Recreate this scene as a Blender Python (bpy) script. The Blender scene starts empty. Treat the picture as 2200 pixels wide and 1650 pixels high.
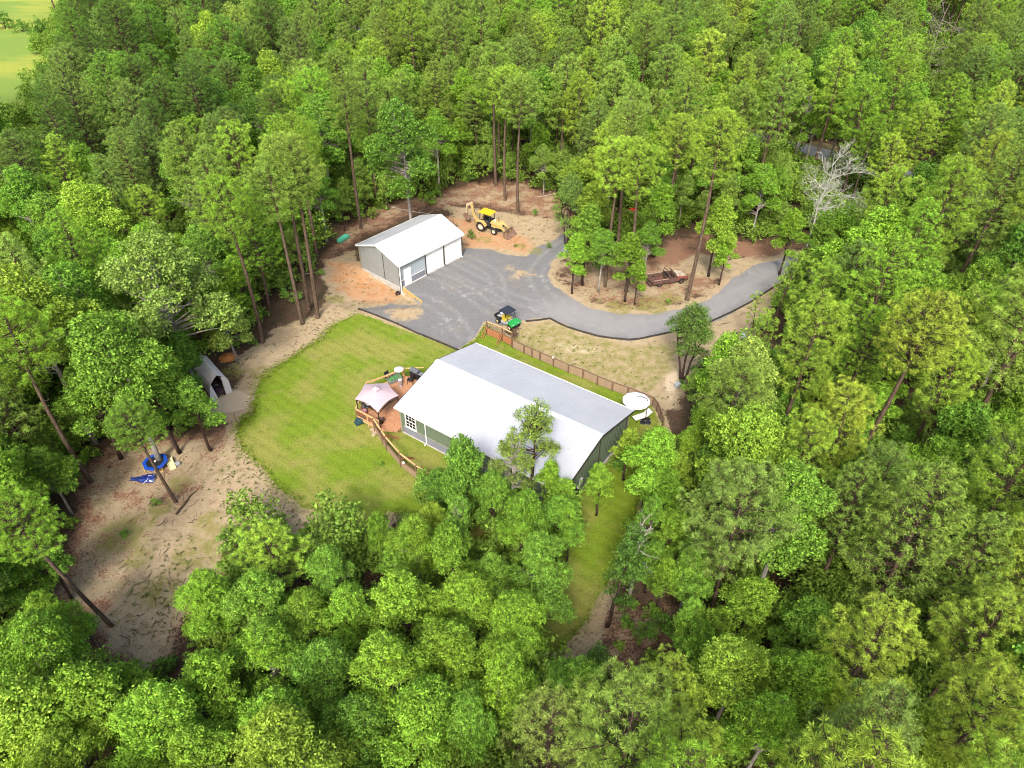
import bpy, math, random
import numpy as np
from mathutils import Vector, Matrix
R = random.Random(7)
NR = np.random.RandomState(11)
PI = math.pi
rad = math.radians
sc = bpy.context.scene
col = sc.collection

# ------------------------------------------------------------------ camera, sky, sun, exposure
CAM_H = 46.0
FPX, CX, CY = 1526.3, 1100.0, 825.0            # focal length in photo pixels (24 mm equivalent drone lens)
PITCH, ROLL = rad(39.0), rad(0.398)
cp, sp, cr, sr = math.cos(PITCH), math.sin(PITCH), math.cos(ROLL), math.sin(ROLL)
FW = np.array([0, cp, -sp]); _r = np.array([1, 0, 0.]); _u = np.array([0, sp, cp])
RT = cr*_r + sr*_u; UP = -sr*_r + cr*_u
cam_d = bpy.data.cameras.new('camera'); cam = bpy.data.objects.new('camera', cam_d); col.objects.link(cam)
cam_d.sensor_width = 36; cam_d.lens = FPX/2200*36; cam_d.clip_start = .5; cam_d.clip_end = 9000
M4 = Matrix(((RT[0], UP[0], -FW[0], 0), (RT[1], UP[1], -FW[1], 0), (RT[2], UP[2], -FW[2], CAM_H), (0, 0, 0, 1)))
cam.matrix_world = M4
sc.camera = cam
SUN_EL, SUN_AZ = rad(44), rad(188)             # compass-style: 180 = behind the camera (-Y)
world = bpy.data.worlds.new('World'); sc.world = world; world.use_nodes = True
wn = world.node_tree.nodes; wl = world.node_tree.links
sky = wn.new('ShaderNodeTexSky'); sky.sky_type = 'NISHITA'; sky.sun_disc = False
sky.sun_elevation = SUN_EL; sky.sun_rotation = SUN_AZ
sky.air_density = 1.0; sky.dust_density = 5.0; sky.ozone_density = 0.6
bg = wn['Background']; bg.inputs[1].default_value = 0.148
wl.new(sky.outputs[0], bg.inputs[0])
sd = bpy.data.lights.new('sun', 'SUN'); sd.energy = 1.9; sd.angle = rad(10); sd.color = (1, .965, .90)
sun = bpy.data.objects.new('sun', sd); col.objects.link(sun)
sdir = Vector((math.sin(SUN_AZ)*math.cos(SUN_EL), math.cos(SUN_AZ)*math.cos(SUN_EL), math.sin(SUN_EL)))
sun.rotation_euler = sdir.to_track_quat('Z', 'Y').to_euler(); sun.location = (0, -40, 80)
sc.view_settings.view_transform = 'Standard'; sc.view_settings.look = 'None'
sc.view_settings.gamma = 1; sc.view_settings.exposure = 1.80; sc.view_settings.use_curve_mapping = False
sc.cycles.max_bounces = 8; sc.cycles.diffuse_bounces = 6; sc.cycles.transmission_bounces = 5
sc.cycles.pixel_filter_type = 'BLACKMAN_HARRIS'; sc.cycles.filter_width = 1.0; sc.cycles.glossy_bounces = 2; sc.cycles.transparent_max_bounces = 4

# survey helpers: where a sight line meets height z / where a point stands in the photo
def G(u, v, z=0.):
    d = FW*FPX + (u-CX)*RT - (v-CY)*UP
    t = (z-CAM_H)/d[2]; return (float(d[0]*t), float(d[1]*t))
def G3(u, v, z=0.): x, y = G(u, v, z); return Vector((x, y, z))
def PJ(x, y, z):
    d0, d1, d2 = x, y, z-CAM_H
    q = d0*FW[0]+d1*FW[1]+d2*FW[2]
    return (CX+FPX*(d0*RT[0]+d1*RT[1]+d2*RT[2])/q, CY-FPX*(d0*UP[0]+d1*UP[1]+d2*UP[2])/q, q)

# ------------------------------------------------------------------ node helpers
class NB:
    def __init__(s, mat): s.t = mat.node_tree; s.n = s.t.nodes; s.l = s.t.links
    def node(s, t, **k):
        o = s.n.new(t)
        for a, b in k.items(): setattr(o, a, b)
        return o
    def put(s, sock, v):
        if hasattr(v, 'is_output') or isinstance(v, bpy.types.NodeSocket): s.l.new(v, sock)
        elif isinstance(v, (tuple, list)) and len(v) == 3 and sock.type == 'RGBA': sock.default_value = (*v, 1)
        else: sock.default_value = v
    def math(s, op, a, b=0., clamp=False):
        o = s.node('ShaderNodeMath', operation=op, use_clamp=clamp); s.put(o.inputs[0], a); s.put(o.inputs[1], b); return o.outputs[0]
    def mix(s, f, a, b, bt='MIX'):
        o = s.node('ShaderNodeMix', data_type='RGBA', blend_type=bt); s.put(o.inputs[0], f); s.put(o.inputs[6], a); s.put(o.inputs[7], b); return o.outputs[2]
    def noise(s, scale, detail=4., rough=.55, vec=None, dist=0.):
        o = s.node('ShaderNodeTexNoise'); o.inputs['Scale'].default_value = scale; o.inputs['Detail'].default_value = detail
        o.inputs['Roughness'].default_value = rough; o.inputs['Distortion'].default_value = dist
        if vec is not None: s.l.new(vec, o.inputs['Vector'])
        return o.outputs['Fac']
    def smooth(s, v, a, b):
        o = s.node('ShaderNodeMapRange', interpolation_type='SMOOTHSTEP'); s.put(o.inputs[0], v); s.put(o.inputs[1], a); s.put(o.inputs[2], b); return o.outputs[0]
    def pos(s): return s.node('ShaderNodeNewGeometry').outputs['Position']
    def bump(s, h, strength=.3, dist=.02):
        o = s.node('ShaderNodeBump'); o.inputs['Strength'].default_value = strength; o.inputs['Distance'].default_value = dist; s.put(o.inputs['Height'], h); return o.outputs[0]
MATS = {}
def newmat(name):
    m = bpy.data.materials.new(name); m.use_nodes = True; return m, NB(m), m.node_tree.nodes['Principled BSDF']
def mat(name, c, rough=.7, metal=0., var=.25, scale=3., spec=.4, wear=None, wearamt=.5, bump=0., stretch=None):
    if name in MATS: return MATS[name]
    m, b, p = newmat(name); c = tuple(x*.63 for x in c); wear = wear and tuple(x*.63 for x in wear)
    tc = b.node('ShaderNodeTexCoord').outputs['Object']
    if stretch:
        mp = b.node('ShaderNodeMapping'); mp.inputs['Scale'].default_value = stretch; b.l.new(tc, mp.inputs[0]); tc = mp.outputs[0]
    n = b.noise(scale, 6, .6, tc)
    dark = tuple(x*(1-var) for x in c); lite = tuple(min(1, x*(1+var)) for x in c)
    cc = b.mix(b.smooth(n, .3, .7), dark, lite)
    if wear:
        n2 = b.noise(scale*2.7, 8, .7, tc); cc = b.mix(b.smooth(n2, .62-wearamt*.3, .72-wearamt*.2), cc, wear)
    b.l.new(cc, p.inputs['Base Color'])
    p.inputs['Roughness'].default_value = rough; p.inputs['Metallic'].default_value = metal
    p.inputs['Specular IOR Level'].default_value = spec
    if bump: b.l.new(b.bump(b.noise(scale*6, 5, .6, tc), bump, .01), p.inputs['Normal'])
    MATS[name] = m; return m

# ------------------------------------------------------------------ mesh helpers
class MB:
    def __init__(s): s.v = []; s.f = []
    def add(s, vs, fs):
        o = len(s.v); s.v += [tuple(p) for p in vs]; s.f += [tuple(i+o for i in f) for f in fs]; return s
    def box(s, c, d, rz=0., rx=0., ry=0.):
        x, y, z = d[0]/2, d[1]/2, d[2]/2
        vs = [Vector(p) for p in ((-x,-y,-z),(x,-y,-z),(x,y,-z),(-x,y,-z),(-x,-y,z),(x,-y,z),(x,y,z),(-x,y,z))]
        if rz or rx or ry:
            m = Matrix.Rotation(rz, 3, 'Z') @ Matrix.Rotation(ry, 3, 'Y') @ Matrix.Rotation(rx, 3, 'X'); vs = [m @ p for p in vs]
        return s.add([p+Vector(c) for p in vs], [(0,3,2,1),(4,5,6,7),(0,1,5,4),(1,2,6,5),(2,3,7,6),(3,0,4,7)])
    def b2(s, x0, x1, y0, y1, z0, z1): return s.box(((x0+x1)/2, (y0+y1)/2, (z0+z1)/2), (abs(x1-x0), abs(y1-y0), abs(z1-z0)))
    def beam(s, p, q, w, h=None, w2=None, h2=None):
        p, q = Vector(p), Vector(q); h = h or w; d = (q-p); L = d.length
        if L < 1e-6: return s
        d /= L; upv = Vector((0,0,1)) if abs(d.z) < .95 else Vector((0,1,0))
        x = d.cross(upv).normalized(); y = x.cross(d).normalized()
        w2 = w if w2 is None else w2; h2 = h if h2 is None else h2
        vs = [p-x*w/2-y*h/2, p+x*w/2-y*h/2, p+x*w/2+y*h/2, p-x*w/2+y*h/2, q-x*w2/2-y*h2/2, q+x*w2/2-y*h2/2, q+x*w2/2+y*h2/2, q-x*w2/2+y*h2/2]
        return s.add(vs, [(0,3,2,1),(4,5,6,7),(0,1,5,4),(1,2,6,5),(2,3,7,6),(3,0,4,7)])
    def tube(s, pts, rs, n=6, cap=True):
        pts = [Vector(p) for p in pts]; rings = []; N = len(pts); o = len(s.v); ref = None
        if not hasattr(rs, '__len__'): rs = [rs]*N
        for i, p in enumerate(pts):
            d = (pts[min(i+1, N-1)]-pts[max(i-1, 0)])
            d = d.normalized() if d.length > 1e-9 else Vector((0,0,1))
            if ref is None: ref = Vector((1,0,0)) if abs(d.x) < .8 else Vector((0,1,0))
            x = (ref-d*ref.dot(d)); x = x.normalized() if x.length > 1e-6 else d.orthogonal().normalized(); y = d.cross(x); ref = x
            for k in range(n):
                a = 2*PI*k/n; s.v.append(tuple(p+x*(math.cos(a)*rs[i])+y*(math.sin(a)*rs[i])))
        for i in range(N-1):
            for k in range(n):
                k2 = (k+1) % n; s.f.append((o+i*n+k, o+i*n+k2, o+(i+1)*n+k2, o+(i+1)*n+k))
        if cap: s.f.append(tuple(o+k for k in reversed(range(n)))); s.f.append(tuple(o+(N-1)*n+k for k in range(n)))
        return s
    def cyl(s, c, r, h, n=16, axis='z', r2=None):
        c = Vector(c); ax = {'x': Vector((1,0,0)), 'y': Vector((0,1,0)), 'z': Vector((0,0,1))}[axis]
        return s.tube([c-ax*h/2, c+ax*h/2], [r, r if r2 is None else r2], n)
    def lathe(s, prof, n=16, c=(0,0,0), axis='z', closed=False):
        o = len(s.v); m = len(prof)
        for k in range(n):
            a = 2*PI*k/n
            for (r, z) in prof:
                x, y = r*math.cos(a), r*math.sin(a)
                p = (x, y, z) if axis == 'z' else ((x, z, y) if axis == 'y' else (z, x, y))
                s.v.append((p[0]+c[0], p[1]+c[1], p[2]+c[2]))
        for k in range(n):
            k2 = (k+1) % n
            for i in range(m if closed else m-1):
                j = (i+1) % m; s.f.append((o+k*m+i, o+k2*m+i, o+k2*m+j, o+k*m+j))
        return s
    def prism(s, poly, z0, z1):
        n = len(poly); vs = [(x, y, z0) for x, y in poly]+[(x, y, z1) for x, y in poly]
        return s.add(vs, [tuple(reversed(range(n))), tuple(range(n, 2*n))]+[(i, (i+1) % n, n+(i+1) % n, n+i) for i in range(n)])
    def prof(s, poly, y0, y1):      # profile in xz extruded along y
        n = len(poly); vs = [(x, y0, z) for x, z in poly]+[(x, y1, z) for x, z in poly]
        return s.add(vs, [tuple(range(n)), tuple(reversed(range(n, 2*n)))]+[(i, n+i, n+(i+1) % n, (i+1) % n) for i in range(n)])
    def profx(s, poly, x0, x1):     # profile in yz extruded along x
        n = len(poly); vs = [(x0, y, z) for y, z in poly]+[(x1, y, z) for y, z in poly]
        return s.add(vs, [tuple(reversed(range(n))), tuple(range(n, 2*n))]+[(i, (i+1) % n, n+(i+1) % n, n+i) for i in range(n)])
    def mesh(s, name, m, smooth=False, bev=0.):
        me = bpy.data.meshes.new(name); me.from_pydata(s.v, [], s.f); me.update()
        if m: me.materials.append(m)
        if smooth: me.polygons.foreach_set('use_smooth', [True]*len(me.polygons))
        return me
    def part(s, name, m, parent=None, smooth=False, bev=0., label=None):
        o = bpy.data.objects.new(name, s.mesh(name, m, smooth)); col.objects.link(o)
        if parent: o.parent = parent
        if bev:
            bm = o.modifiers.new('bevel', 'BEVEL'); bm.width = bev; bm.segments = 2; bm.limit_method = 'ANGLE'
        if label: o['label'] = label
        return o
def tag(o, label=None, cat=None, group=None, kind=None):
    for k, v in (('label', label), ('category', cat), ('group', group), ('kind', kind)):
        if v: o[k] = v
    return o
def thing(name, label, cat, loc=(0,0,0), rz=0., group=None):
    o = bpy.data.objects.new(name, None); col.objects.link(o); o.empty_display_size = .3
    o.location = loc; o.rotation_euler = (0, 0, rz); return tag(o, label, cat, group)
def child(name, me, parent, loc=(0,0,0), rot=(0,0,0), scale=None):
    o = bpy.data.objects.new(name, me); col.objects.link(o); o.parent = parent; o.location = loc; o.rotation_euler = rot
    if scale: o.scale = scale
    return o

# polygon signed distance (positive inside), vectorised
def sdf(px, py, poly):
    px = np.asarray(px, float); py = np.asarray(py, float)
    d = np.full(px.shape, 1e18); ins = np.zeros(px.shape, bool); n = len(poly)
    for i in range(n):
        ax, ay = poly[i]; bx, by = poly[(i+1) % n]
        ex, ey = bx-ax, by-ay; L = ex*ex+ey*ey+1e-12
        t = np.clip(((px-ax)*ex+(py-ay)*ey)/L, 0, 1)
        d = np.minimum(d, (px-ax-t*ex)**2+(py-ay-t*ey)**2)
        if ay != by:
            c = ((ay > py) != (by > py)) & (px < (bx-ax)*(py-ay)/(by-ay)+ax); ins ^= c
    d = np.sqrt(d); return np.where(ins, d, -d)
def segd(px, py, pts):
    d = np.full(np.shape(px), 1e18)
    for (ax, ay), (bx, by) in zip(pts[:-1], pts[1:]):
        ex, ey = bx-ax, by-ay; L = ex*ex+ey*ey+1e-12
        t = np.clip(((px-ax)*ex+(py-ay)*ey)/L, 0, 1); d = np.minimum(d, (px-ax-t*ex)**2+(py-ay-t*ey)**2)
    return np.sqrt(d)
def smooth_path(pts, n=8):
    out = []
    for k in range(len(pts)-1):
        p0, p1, p2, p3 = [Vector(pts[min(max(k+j, 0), len(pts)-1)]) for j in (-1, 0, 1, 2)]
        for t in range(n):
            t /= n; out.append(tuple(.5*((2*p1)+(-p0+p2)*t+(2*p0-5*p1+4*p2-p3)*t*t+(-p0+3*p1-3*p2+p3)*t**3)))
    out.append(tuple(pts[-1])); return out
def W(pts): return [G(u, v) for u, v in pts]

# ------------------------------------------------------------------ ground regions (survey outlines)
CLEARL = W([(170,1000),(240,965),(300,950),(460,925),(490,900),(560,900),(600,1020),(760,1130),(800,1200),(700,1220),(560,1180),(480,1240),(400,1330),(350,1440),(240,1430),(160,1360),(110,1290),(150,1180)])
ISLE = W([(1240,520),(1228,542),(1190,562),(1180,590),(1194,615),(1234,640),(1274,662),(1330,672),(1400,673),(1468,660),(1526,638),(1570,599),(1622,566),(1665,559),(1735,545),(1735,535),(1600,545),(1500,560),(1400,560)])
LAWN = W([(770,672),(985,752),(1022,728),(1040,700),(1062,712),(1100,742),(1290,818),(1400,868),(1420,925),(1440,960),(1420,1020),(1375,1075),(1362,1120),(1335,1200),(1262,1332),(1203,1402),(1140,1400),(1120,1250),(1000,1180),(880,1110),(830,1100),(790,1180),(742,1140),(700,1110),(640,1085),(590,1040),(560,1000),(520,965),(510,925),(520,900),(545,890),(545,860),(556,820),(585,795),(612,778),(650,750),(690,728),(712,700)])
GRAVEL = W([(770,662),(985,750),(1022,724),(1040,690),(1080,700),(1118,690),(1150,684),(1186,684),(1210,695),(1235,707),(1290,723),(1350,733),(1420,720),(1500,703),(1560,683),(1650,622),(1690,600),(1735,566),(1728,545),(1700,548),(1665,560),(1625,567),(1572,600),(1530,640),(1470,662),(1400,675),(1330,674),(1270,664),(1230,641),(1190,615),(1176,590),(1186,560),(1228,538),(1240,520),(1215,500),(1180,520),(1150,532),(1130,552),(1080,545),(1050,535),(1000,533),(988,548),(865,617),(905,655),(840,645),(815,655)])
PALE = W([(1150,684),(1235,707),(1350,733),(1500,703),(1650,622),(1735,566),(1700,548),(1572,600),(1470,662),(1330,674),(1230,641),(1150,650)])
PADSAND = W([(828,668),(860,655),(902,668),(895,688),(862,692),(838,680)])
PADSAND2 = W([(1085,570),(1130,575),(1150,592),(1100,600)])
SAND = W([(500,770),(560,735),(600,700),(650,690),(700,660),(705,620),(690,590),(700,560),(760,540),(775,575),(860,618),(905,655),(770,668),(715,702),(650,752),(585,796),(545,835),(560,860),(545,895),(520,915),(515,940),(540,985),(590,1030),(650,1085),(745,1140),(790,1200),(700,1200),(600,1140),(520,1120),(480,1180),(470,1230),(400,1300),(360,1400),(310,1440),(240,1400),(200,1350),(230,1280),(300,1200),(330,1120),(420,1050),(470,960),(480,900),(440,890),(440,850),(500,840),(520,810),(490,790)])
CLAYL = W([(700,560),(775,560),(860,618),(880,640),(820,650),(740,640),(700,600)])
ORANGE = W([(765,580),(800,590),(865,625),(850,640),(800,620),(770,600)])
SANDR = W([(955,440),(1000,445),(1100,460),(1190,470),(1240,490),(1235,530),(1200,560),(1110,560),(1000,540),(985,500)])
CLAYR = W([(960,465),(1010,470),(1040,500),(1120,505),(1150,530),(1130,545),(1040,530),(1000,535),(995,500)])
SANDE = W([(1100,745),(1120,695),(1186,688),(1290,728),(1350,738),(1440,722),(1560,690),(1650,630),(1665,650),(1640,700),(1560,760),(1490,790),(1450,880),(1425,880),(1400,855),(1290,812)])
PATCHE = W([(1100,735),(1125,700),(1190,692),(1240,715),(1350,745),(1450,735),(1450,790),(1400,840),(1300,810),(1180,765)])
SANDMID = W([(1460,560),(1500,545),(1640,560),(1560,600),(1500,590),(1440,600)])
SANDBARE = W([(1160,725),(1290,735),(1300,765),(1220,768)])
SANDBARE2 = W([(1400,790),(1480,790),(1450,880),(1430,875)])
STRAWI = W([(1190,580),(1240,530),(1400,520),(1500,500),(1660,520),(1735,530),(1690,552),(1570,598),(1525,640),(1465,655),(1400,668),(1330,668),(1270,655),(1210,615)])
STRAWT = W([(700,560),(720,500),(800,440),(900,420),(1000,395),(1130,390),(1250,440),(1300,500),(1200,480),(1100,455),(1000,440),(900,450),(800,500)])
STRAWL = W([(160,1000),(300,955),(460,925),(500,940),(480,1000),(400,1060),(350,1180),(300,1260),(260,1380),(200,1370),(120,1290),(150,1150)])
STRAWB = W([(1290,1320),(1440,1290),(1440,1400),(1300,1430)])
SANDB = W([(1195,1400),(1290,1310),(1300,1420),(1230,1440)])
SANDB2 = W([(1040,1120),(1080,1110),(1060,1170),(1030,1180)])
SHEDPAD = W([(440,862),(470,838),(520,835),(545,850),(535,880),(490,890),(440,895)])
CLAYM = W([(473,780),(480,762),(505,755),(510,765),(490,778)])
LAWNBRIGHT = W([(720,705),(770,680),(800,705),(760,790),(680,900),(640,960),(700,1000),(800,1090),(700,1085),(600,1020),(560,940),(600,800)])
RETAIN = [G(778.5, 577), G(863.6, 616.8), G(906, 652)]
DIP = [G(700, 560), G(778.5, 577), G(863.6, 616.8), G(906, 652), G(880, 665), G(770, 668), G(715, 660), G(690, 610)]
DIPSOFT = [G(906, 660), G(880, 665), G(770, 668), G(715, 660), G(690, 610), G(700, 560), G(776, 572)]
def dip(x, y):
    x = np.asarray(x, float); y = np.asarray(y, float)
    s = sdf(x, y, DIP); e = segd(x, y, DIPSOFT)
    return np.where(s > 0, -.65*np.clip(e/3.2, 0, 1), 0.)
# ------------------------------------------------------------------ terrain material
def terrain_mat():
    m, b, p = newmat('terrain'); P = b.pos()
    A1 = b.node('ShaderNodeAttribute', attribute_name='regA'); A2 = b.node('ShaderNodeAttribute', attribute_name='regB'); A3 = b.node('ShaderNodeAttribute', attribute_name='regC')
    s1 = b.node('ShaderNodeSeparateColor'); b.l.new(A1.outputs['Color'], s1.inputs[0])
    s2 = b.node('ShaderNodeSeparateColor'); b.l.new(A2.outputs['Color'], s2.inputs[0])
    lawn, gravel, sand, clay = s1.outputs[0], s1.outputs[1], s1.outputs[2], A1.outputs['Alpha']
    straw, patch, pale, bright = s2.outputs[0], s2.outputs[1], s2.outputs[2], A2.outputs['Alpha']
    nL = b.noise(.18, 3, .5, P); nM = b.noise(1.1, 6, .65, P); nF = b.noise(5.5, 8, .7, P); nG = b.noise(22., 4, .7, P)
    nE = b.noise(.42, 4, .6, P); edge = b.math('ADD', b.math('MULTIPLY', b.math('SUBTRACT', nE, .5), .8), b.math('ADD', b.math('MULTIPLY', b.math('SUBTRACT', nM, .5), .7), b.math('MULTIPLY', b.math('SUBTRACT', nF, .5), .6)))
    def soft(msk, k=1., w=.1): return b.smooth(b.math('ADD', msk, b.math('MULTIPLY', edge, k)), .5-w, .5+w)
    fine = b.smooth(nF, .35, .65); grain = b.smooth(nG, .3, .7)
    c = b.mix(fine, (.05,.032,.02), (.125,.078,.048)); c = b.mix(b.math('MULTIPLY', b.smooth(nM, .5, .66), .7), c, (.035,.05,.014))
    st = b.mix(fine, (.17,.085,.05), (.34,.19,.12)); st = b.mix(b.math('MULTIPLY', b.smooth(nM, .47, .66), .7), st, b.mix(fine, (.16,.10,.055), (.30,.205,.125)))
    c = b.mix(soft(straw, 1.3, .2), c, st)
    sa = b.mix(fine, (.33,.25,.145), (.50,.395,.25)); sa = b.mix(b.math('MULTIPLY', b.smooth(nF, .5, .62), b.smooth(nM, .42, .6)), sa, (.16,.10,.06))
    sa = b.mix(b.math('MULTIPLY', b.smooth(nL, .5, .62), b.math('MULTIPLY', b.smooth(nM, .48, .6), .3)), sa, (.14,.14,.05))
    c = b.mix(soft(sand, 1.2, .12), c, sa)
    bare = b.mix(fine, (.52,.41,.28), (.62,.50,.35)); c = b.mix(b.smooth(b.math('ADD', bright, b.math('MULTIPLY', edge, .6)), .55, .75), c, bare)
    cl = b.mix(fine, (.40,.235,.125), (.50,.31,.175)); cl = b.mix(b.math('MULTIPLY', b.smooth(nM, .5, .62), .55), cl, (.44,.18,.055))
    c = b.mix(soft(clay, .9, .15), c, cl)
    gr = b.mix(grain, (.10,.102,.103), (.272,.274,.274)); gr = b.mix(b.math('MULTIPLY', b.smooth(b.noise(9., 3, .6, P), .5, .66), .4), gr, (.30,.30,.295)); gr = b.mix(b.math('MULTIPLY', b.smooth(b.noise(.32, 5, .65, P), .5, .64), .5), gr, (.24,.215,.185)); gr = b.mix(b.math('MULTIPLY', b.smooth(nM, .35, .7), .45), gr, (.15,.151,.153))
    gr = b.mix(b.math('MULTIPLY', b.smooth(b.noise(3.2, 6, .7, P), .5, .7), .35), gr, (.085,.085,.095))
    gr = b.mix(b.math('MULTIPLY', b.smooth(nL, .55, .66), b.math('MULTIPLY', b.smooth(nM, .5, .62), .6)), gr, (.36,.34,.32))
    gr = b.mix(b.math('MULTIPLY', A3.outputs['Fac'], b.math('MULTIPLY', b.smooth(nM, .36, .6), .55)), gr, (.33,.325,.31))
    gp = b.mix(grain, (.24,.235,.235), (.33,.32,.315)); gr = b.mix(b.math('MULTIPLY', b.smooth(b.math('ADD', pale, b.math('MULTIPLY', edge, .7)), .25, .75), .85), gr, gp)
    c = b.mix(soft(gravel, 1.05, .14), c, gr)
    g1 = b.mix(fine, (.132,.212,.012), (.205,.285,.024)); g2 = b.mix(fine, (.20,.23,.035), (.31,.30,.075))
    gl = b.mix(b.smooth(nL, .40, .60), g1, g2); gl = b.mix(b.math('MULTIPLY', b.smooth(nM, .52, .68), .55), gl, (.095,.165,.012))
    gl = b.mix(b.math('MULTIPLY', b.smooth(b.noise(.5, 5, .7, P), .56, .68), .5), gl, (.30,.25,.09))
    gd = b.mix(b.smooth(nG, .38, .62), (.66,.68,.62), (1.18,1.16,1.22)); gl = b.mix(1., gl, gd, 'MULTIPLY')
    sx = b.node('ShaderNodeSeparateXYZ'); b.l.new(P, sx.inputs[0]); sw = b.math('SINE', b.math('ADD', b.math('ADD', b.math('MULTIPLY', sx.outputs[0], 3.4), b.math('MULTIPLY', sx.outputs[1], 4.6)), b.math('MULTIPLY', nL, 5.)))
    sv = b.math('ADD', b.math('MULTIPLY', sw, .055), 1.); svc = b.node('ShaderNodeCombineColor'); [b.l.new(sv, svc.inputs[i]) for i in range(3)]; gl = b.mix(1., gl, svc.outputs[0], 'MULTIPLY')
    c = b.mix(soft(lawn, .8, .12), c, gl)
    pt = b.mix(fine, (.16,.17,.03), (.27,.25,.07))
    pm = b.math('MULTIPLY', soft(patch, .5, .2), b.smooth(b.math('ADD', b.math('MULTIPLY', nF, .6), b.math('MULTIPLY', nM, .4)), .44, .54))
    c = b.mix(b.math('MULTIPLY', pm, .85), c, pt)
    c = b.mix(1., c, (.56,.56,.56), 'MULTIPLY')
    b.l.new(c, p.inputs['Base Color']); p.inputs['Roughness'].default_value = .95; p.inputs['Specular IOR Level'].default_value = .12
    h = b.math('ADD', b.math('MULTIPLY', nF, .6), b.math('MULTIPLY', nG, .4)); b.l.new(b.bump(h, .55, .12), p.inputs['Normal'])
    return m
TER = terrain_mat()
X0, X1, Y0, Y1, ST = -50., 52., 18., 114., .36
nx, ny = int((X1-X0)/ST)+1, int((Y1-Y0)/ST)+1
gx, gy = np.meshgrid(np.linspace(X0, X1, nx), np.linspace(Y0, Y1, ny))
gx = gx.ravel(); gy = gy.ravel()
def msk(polys, w=1.):
    r = np.zeros(gx.shape)
    for q in polys: r = np.maximum(r, np.clip(.5+sdf(gx, gy, q)/(2*w), 0, 1))
    return r
def wob(s, ph):
    return (np.sin(gx*s+ph)+np.sin(gy*s*1.3+ph*2.1)+np.sin((gx+gy)*s*.7+ph*.7)+np.sin((gx-gy*.6)*s*2.1+ph))/4
mL = msk([LAWN], .5); mG = msk([GRAVEL], .5)
for q in (PADSAND, PADSAND2): mG = np.minimum(mG, 1-np.clip(.5+sdf(gx, gy, q)/5., 0, 1)*(.8 if q is PADSAND2 else 1.))
mS = msk([SAND, SANDR, SANDE, SANDMID, SANDB, SANDB2, PADSAND, PADSAND2, CLAYL], 1.2)
mS = np.maximum(mS*(1-.30*msk([STRAWL], 4.)), .57*msk([CLEARL], 1.5))
mS = np.maximum(mS, .52*msk([ISLE], .8)); mS = np.maximum(mS, np.maximum(.47*msk([STRAWT], 1.5), .56*msk([STRAWB], 1.5)))
mS = np.maximum(mS, .95*np.maximum(np.clip(.5+(sdf(gx, gy, GRAVEL)+1.1)/1.6, 0, 1), np.clip(.5+(sdf(gx, gy, LAWN)+.9)/1.4, 0, 1)))
mC = msk([CLAYR, ORANGE], 1.6); mC = np.maximum(mC, .75*msk([CLAYL], 1.6)); mC = np.maximum(mC, .45*msk([PADSAND, PADSAND2], 1.)); mC = np.maximum(mC, msk([CLAYM], .6))
mSt = np.maximum(np.maximum(msk([STRAWI, STRAWT, STRAWB], 2.4)*.85, msk([CLEARL], 1.5)*.9), 0)
mP = msk([PATCHE], 1.2)
for (u_, v_, r_) in ((265,1150,1.6),(300,1128,1.0),(385,1040,.8),(345,1090,.7),(430,1185,1.3),(400,1200,1.),(340,1270,1.2),(450,1120,.9),(470,1150,1.),(300,1200,.8),(1250,580,1.),(1400,655,1.6),(1330,660,1.2),(1440,640,1.),(470,840,.9),(560,800,.9),(1150,540,.8),(1040,515,.8),(1120,530,.6),(500,800,1.0),(720,640,.9)):
    x_, y_ = G(u_, v_); mP = np.maximum(mP, np.clip(1.2-np.hypot(gx-x_, gy-y_)/r_*.55, 0, 1)); mPa = msk([PALE], 5.); mB = np.maximum(msk([SHEDPAD], .8), .8*msk([SANDBARE, SANDBARE2], 1.2))
near = msk([LAWN, GRAVEL, SAND, STRAWI, STRAWL, SANDE, SANDR], 3.)
gz = dip(gx, gy) + .05*wob(.35, 1.)*(1-mL)*(1-mG) + .09*np.clip(mSt-mL-mG, 0, 1)*wob(1.9, 3.)*.5
bord = np.minimum(np.minimum(gx-X0, X1-gx), np.minimum(gy-Y0, Y1-gy)); gz = gz*np.clip(bord/4, 0, 1)
TRK = np.zeros(gx.shape)
for path in ([(1715,562),(1600,625),(1500,670),(1400,697),(1300,697),(1200,668),(1100,640),(1020,600),(965,572)], [(1260,690),(1180,640),(1150,590),(1185,545),(1225,515)], [(1110,690),(1050,660),(980,610),(925,590)], [(1075,640),(1060,590),(1010,560),(975,548)], [(1000,720),(960,670),(900,640),(850,648)]):
    d_ = segd(gx, gy, smooth_path([G(*p_) for p_ in path], 6)); TRK = np.maximum(TRK, np.exp(-((d_-.82)/.24)**2))
cC = np.stack([TRK]*3+[TRK*0+1], 1).astype(np.float32)
cA = np.stack([mL, mG, mS, mC], 1).astype(np.float32); cB = np.stack([mSt, mP, mPa, mB], 1).astype(np.float32)
i = np.arange((nx-1)*(ny-1)); ii = (i//(nx-1))*nx+(i % (nx-1))
quads = np.stack([ii, ii+1, ii+1+nx, ii+nx], 1)
fl = mL[quads].mean(1); fg = mG[quads].mean(1)
cls = np.where(fl > .5, 1, np.where(fg > .5, 2, 0))
V = np.stack([gx, gy, gz], 1)
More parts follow.
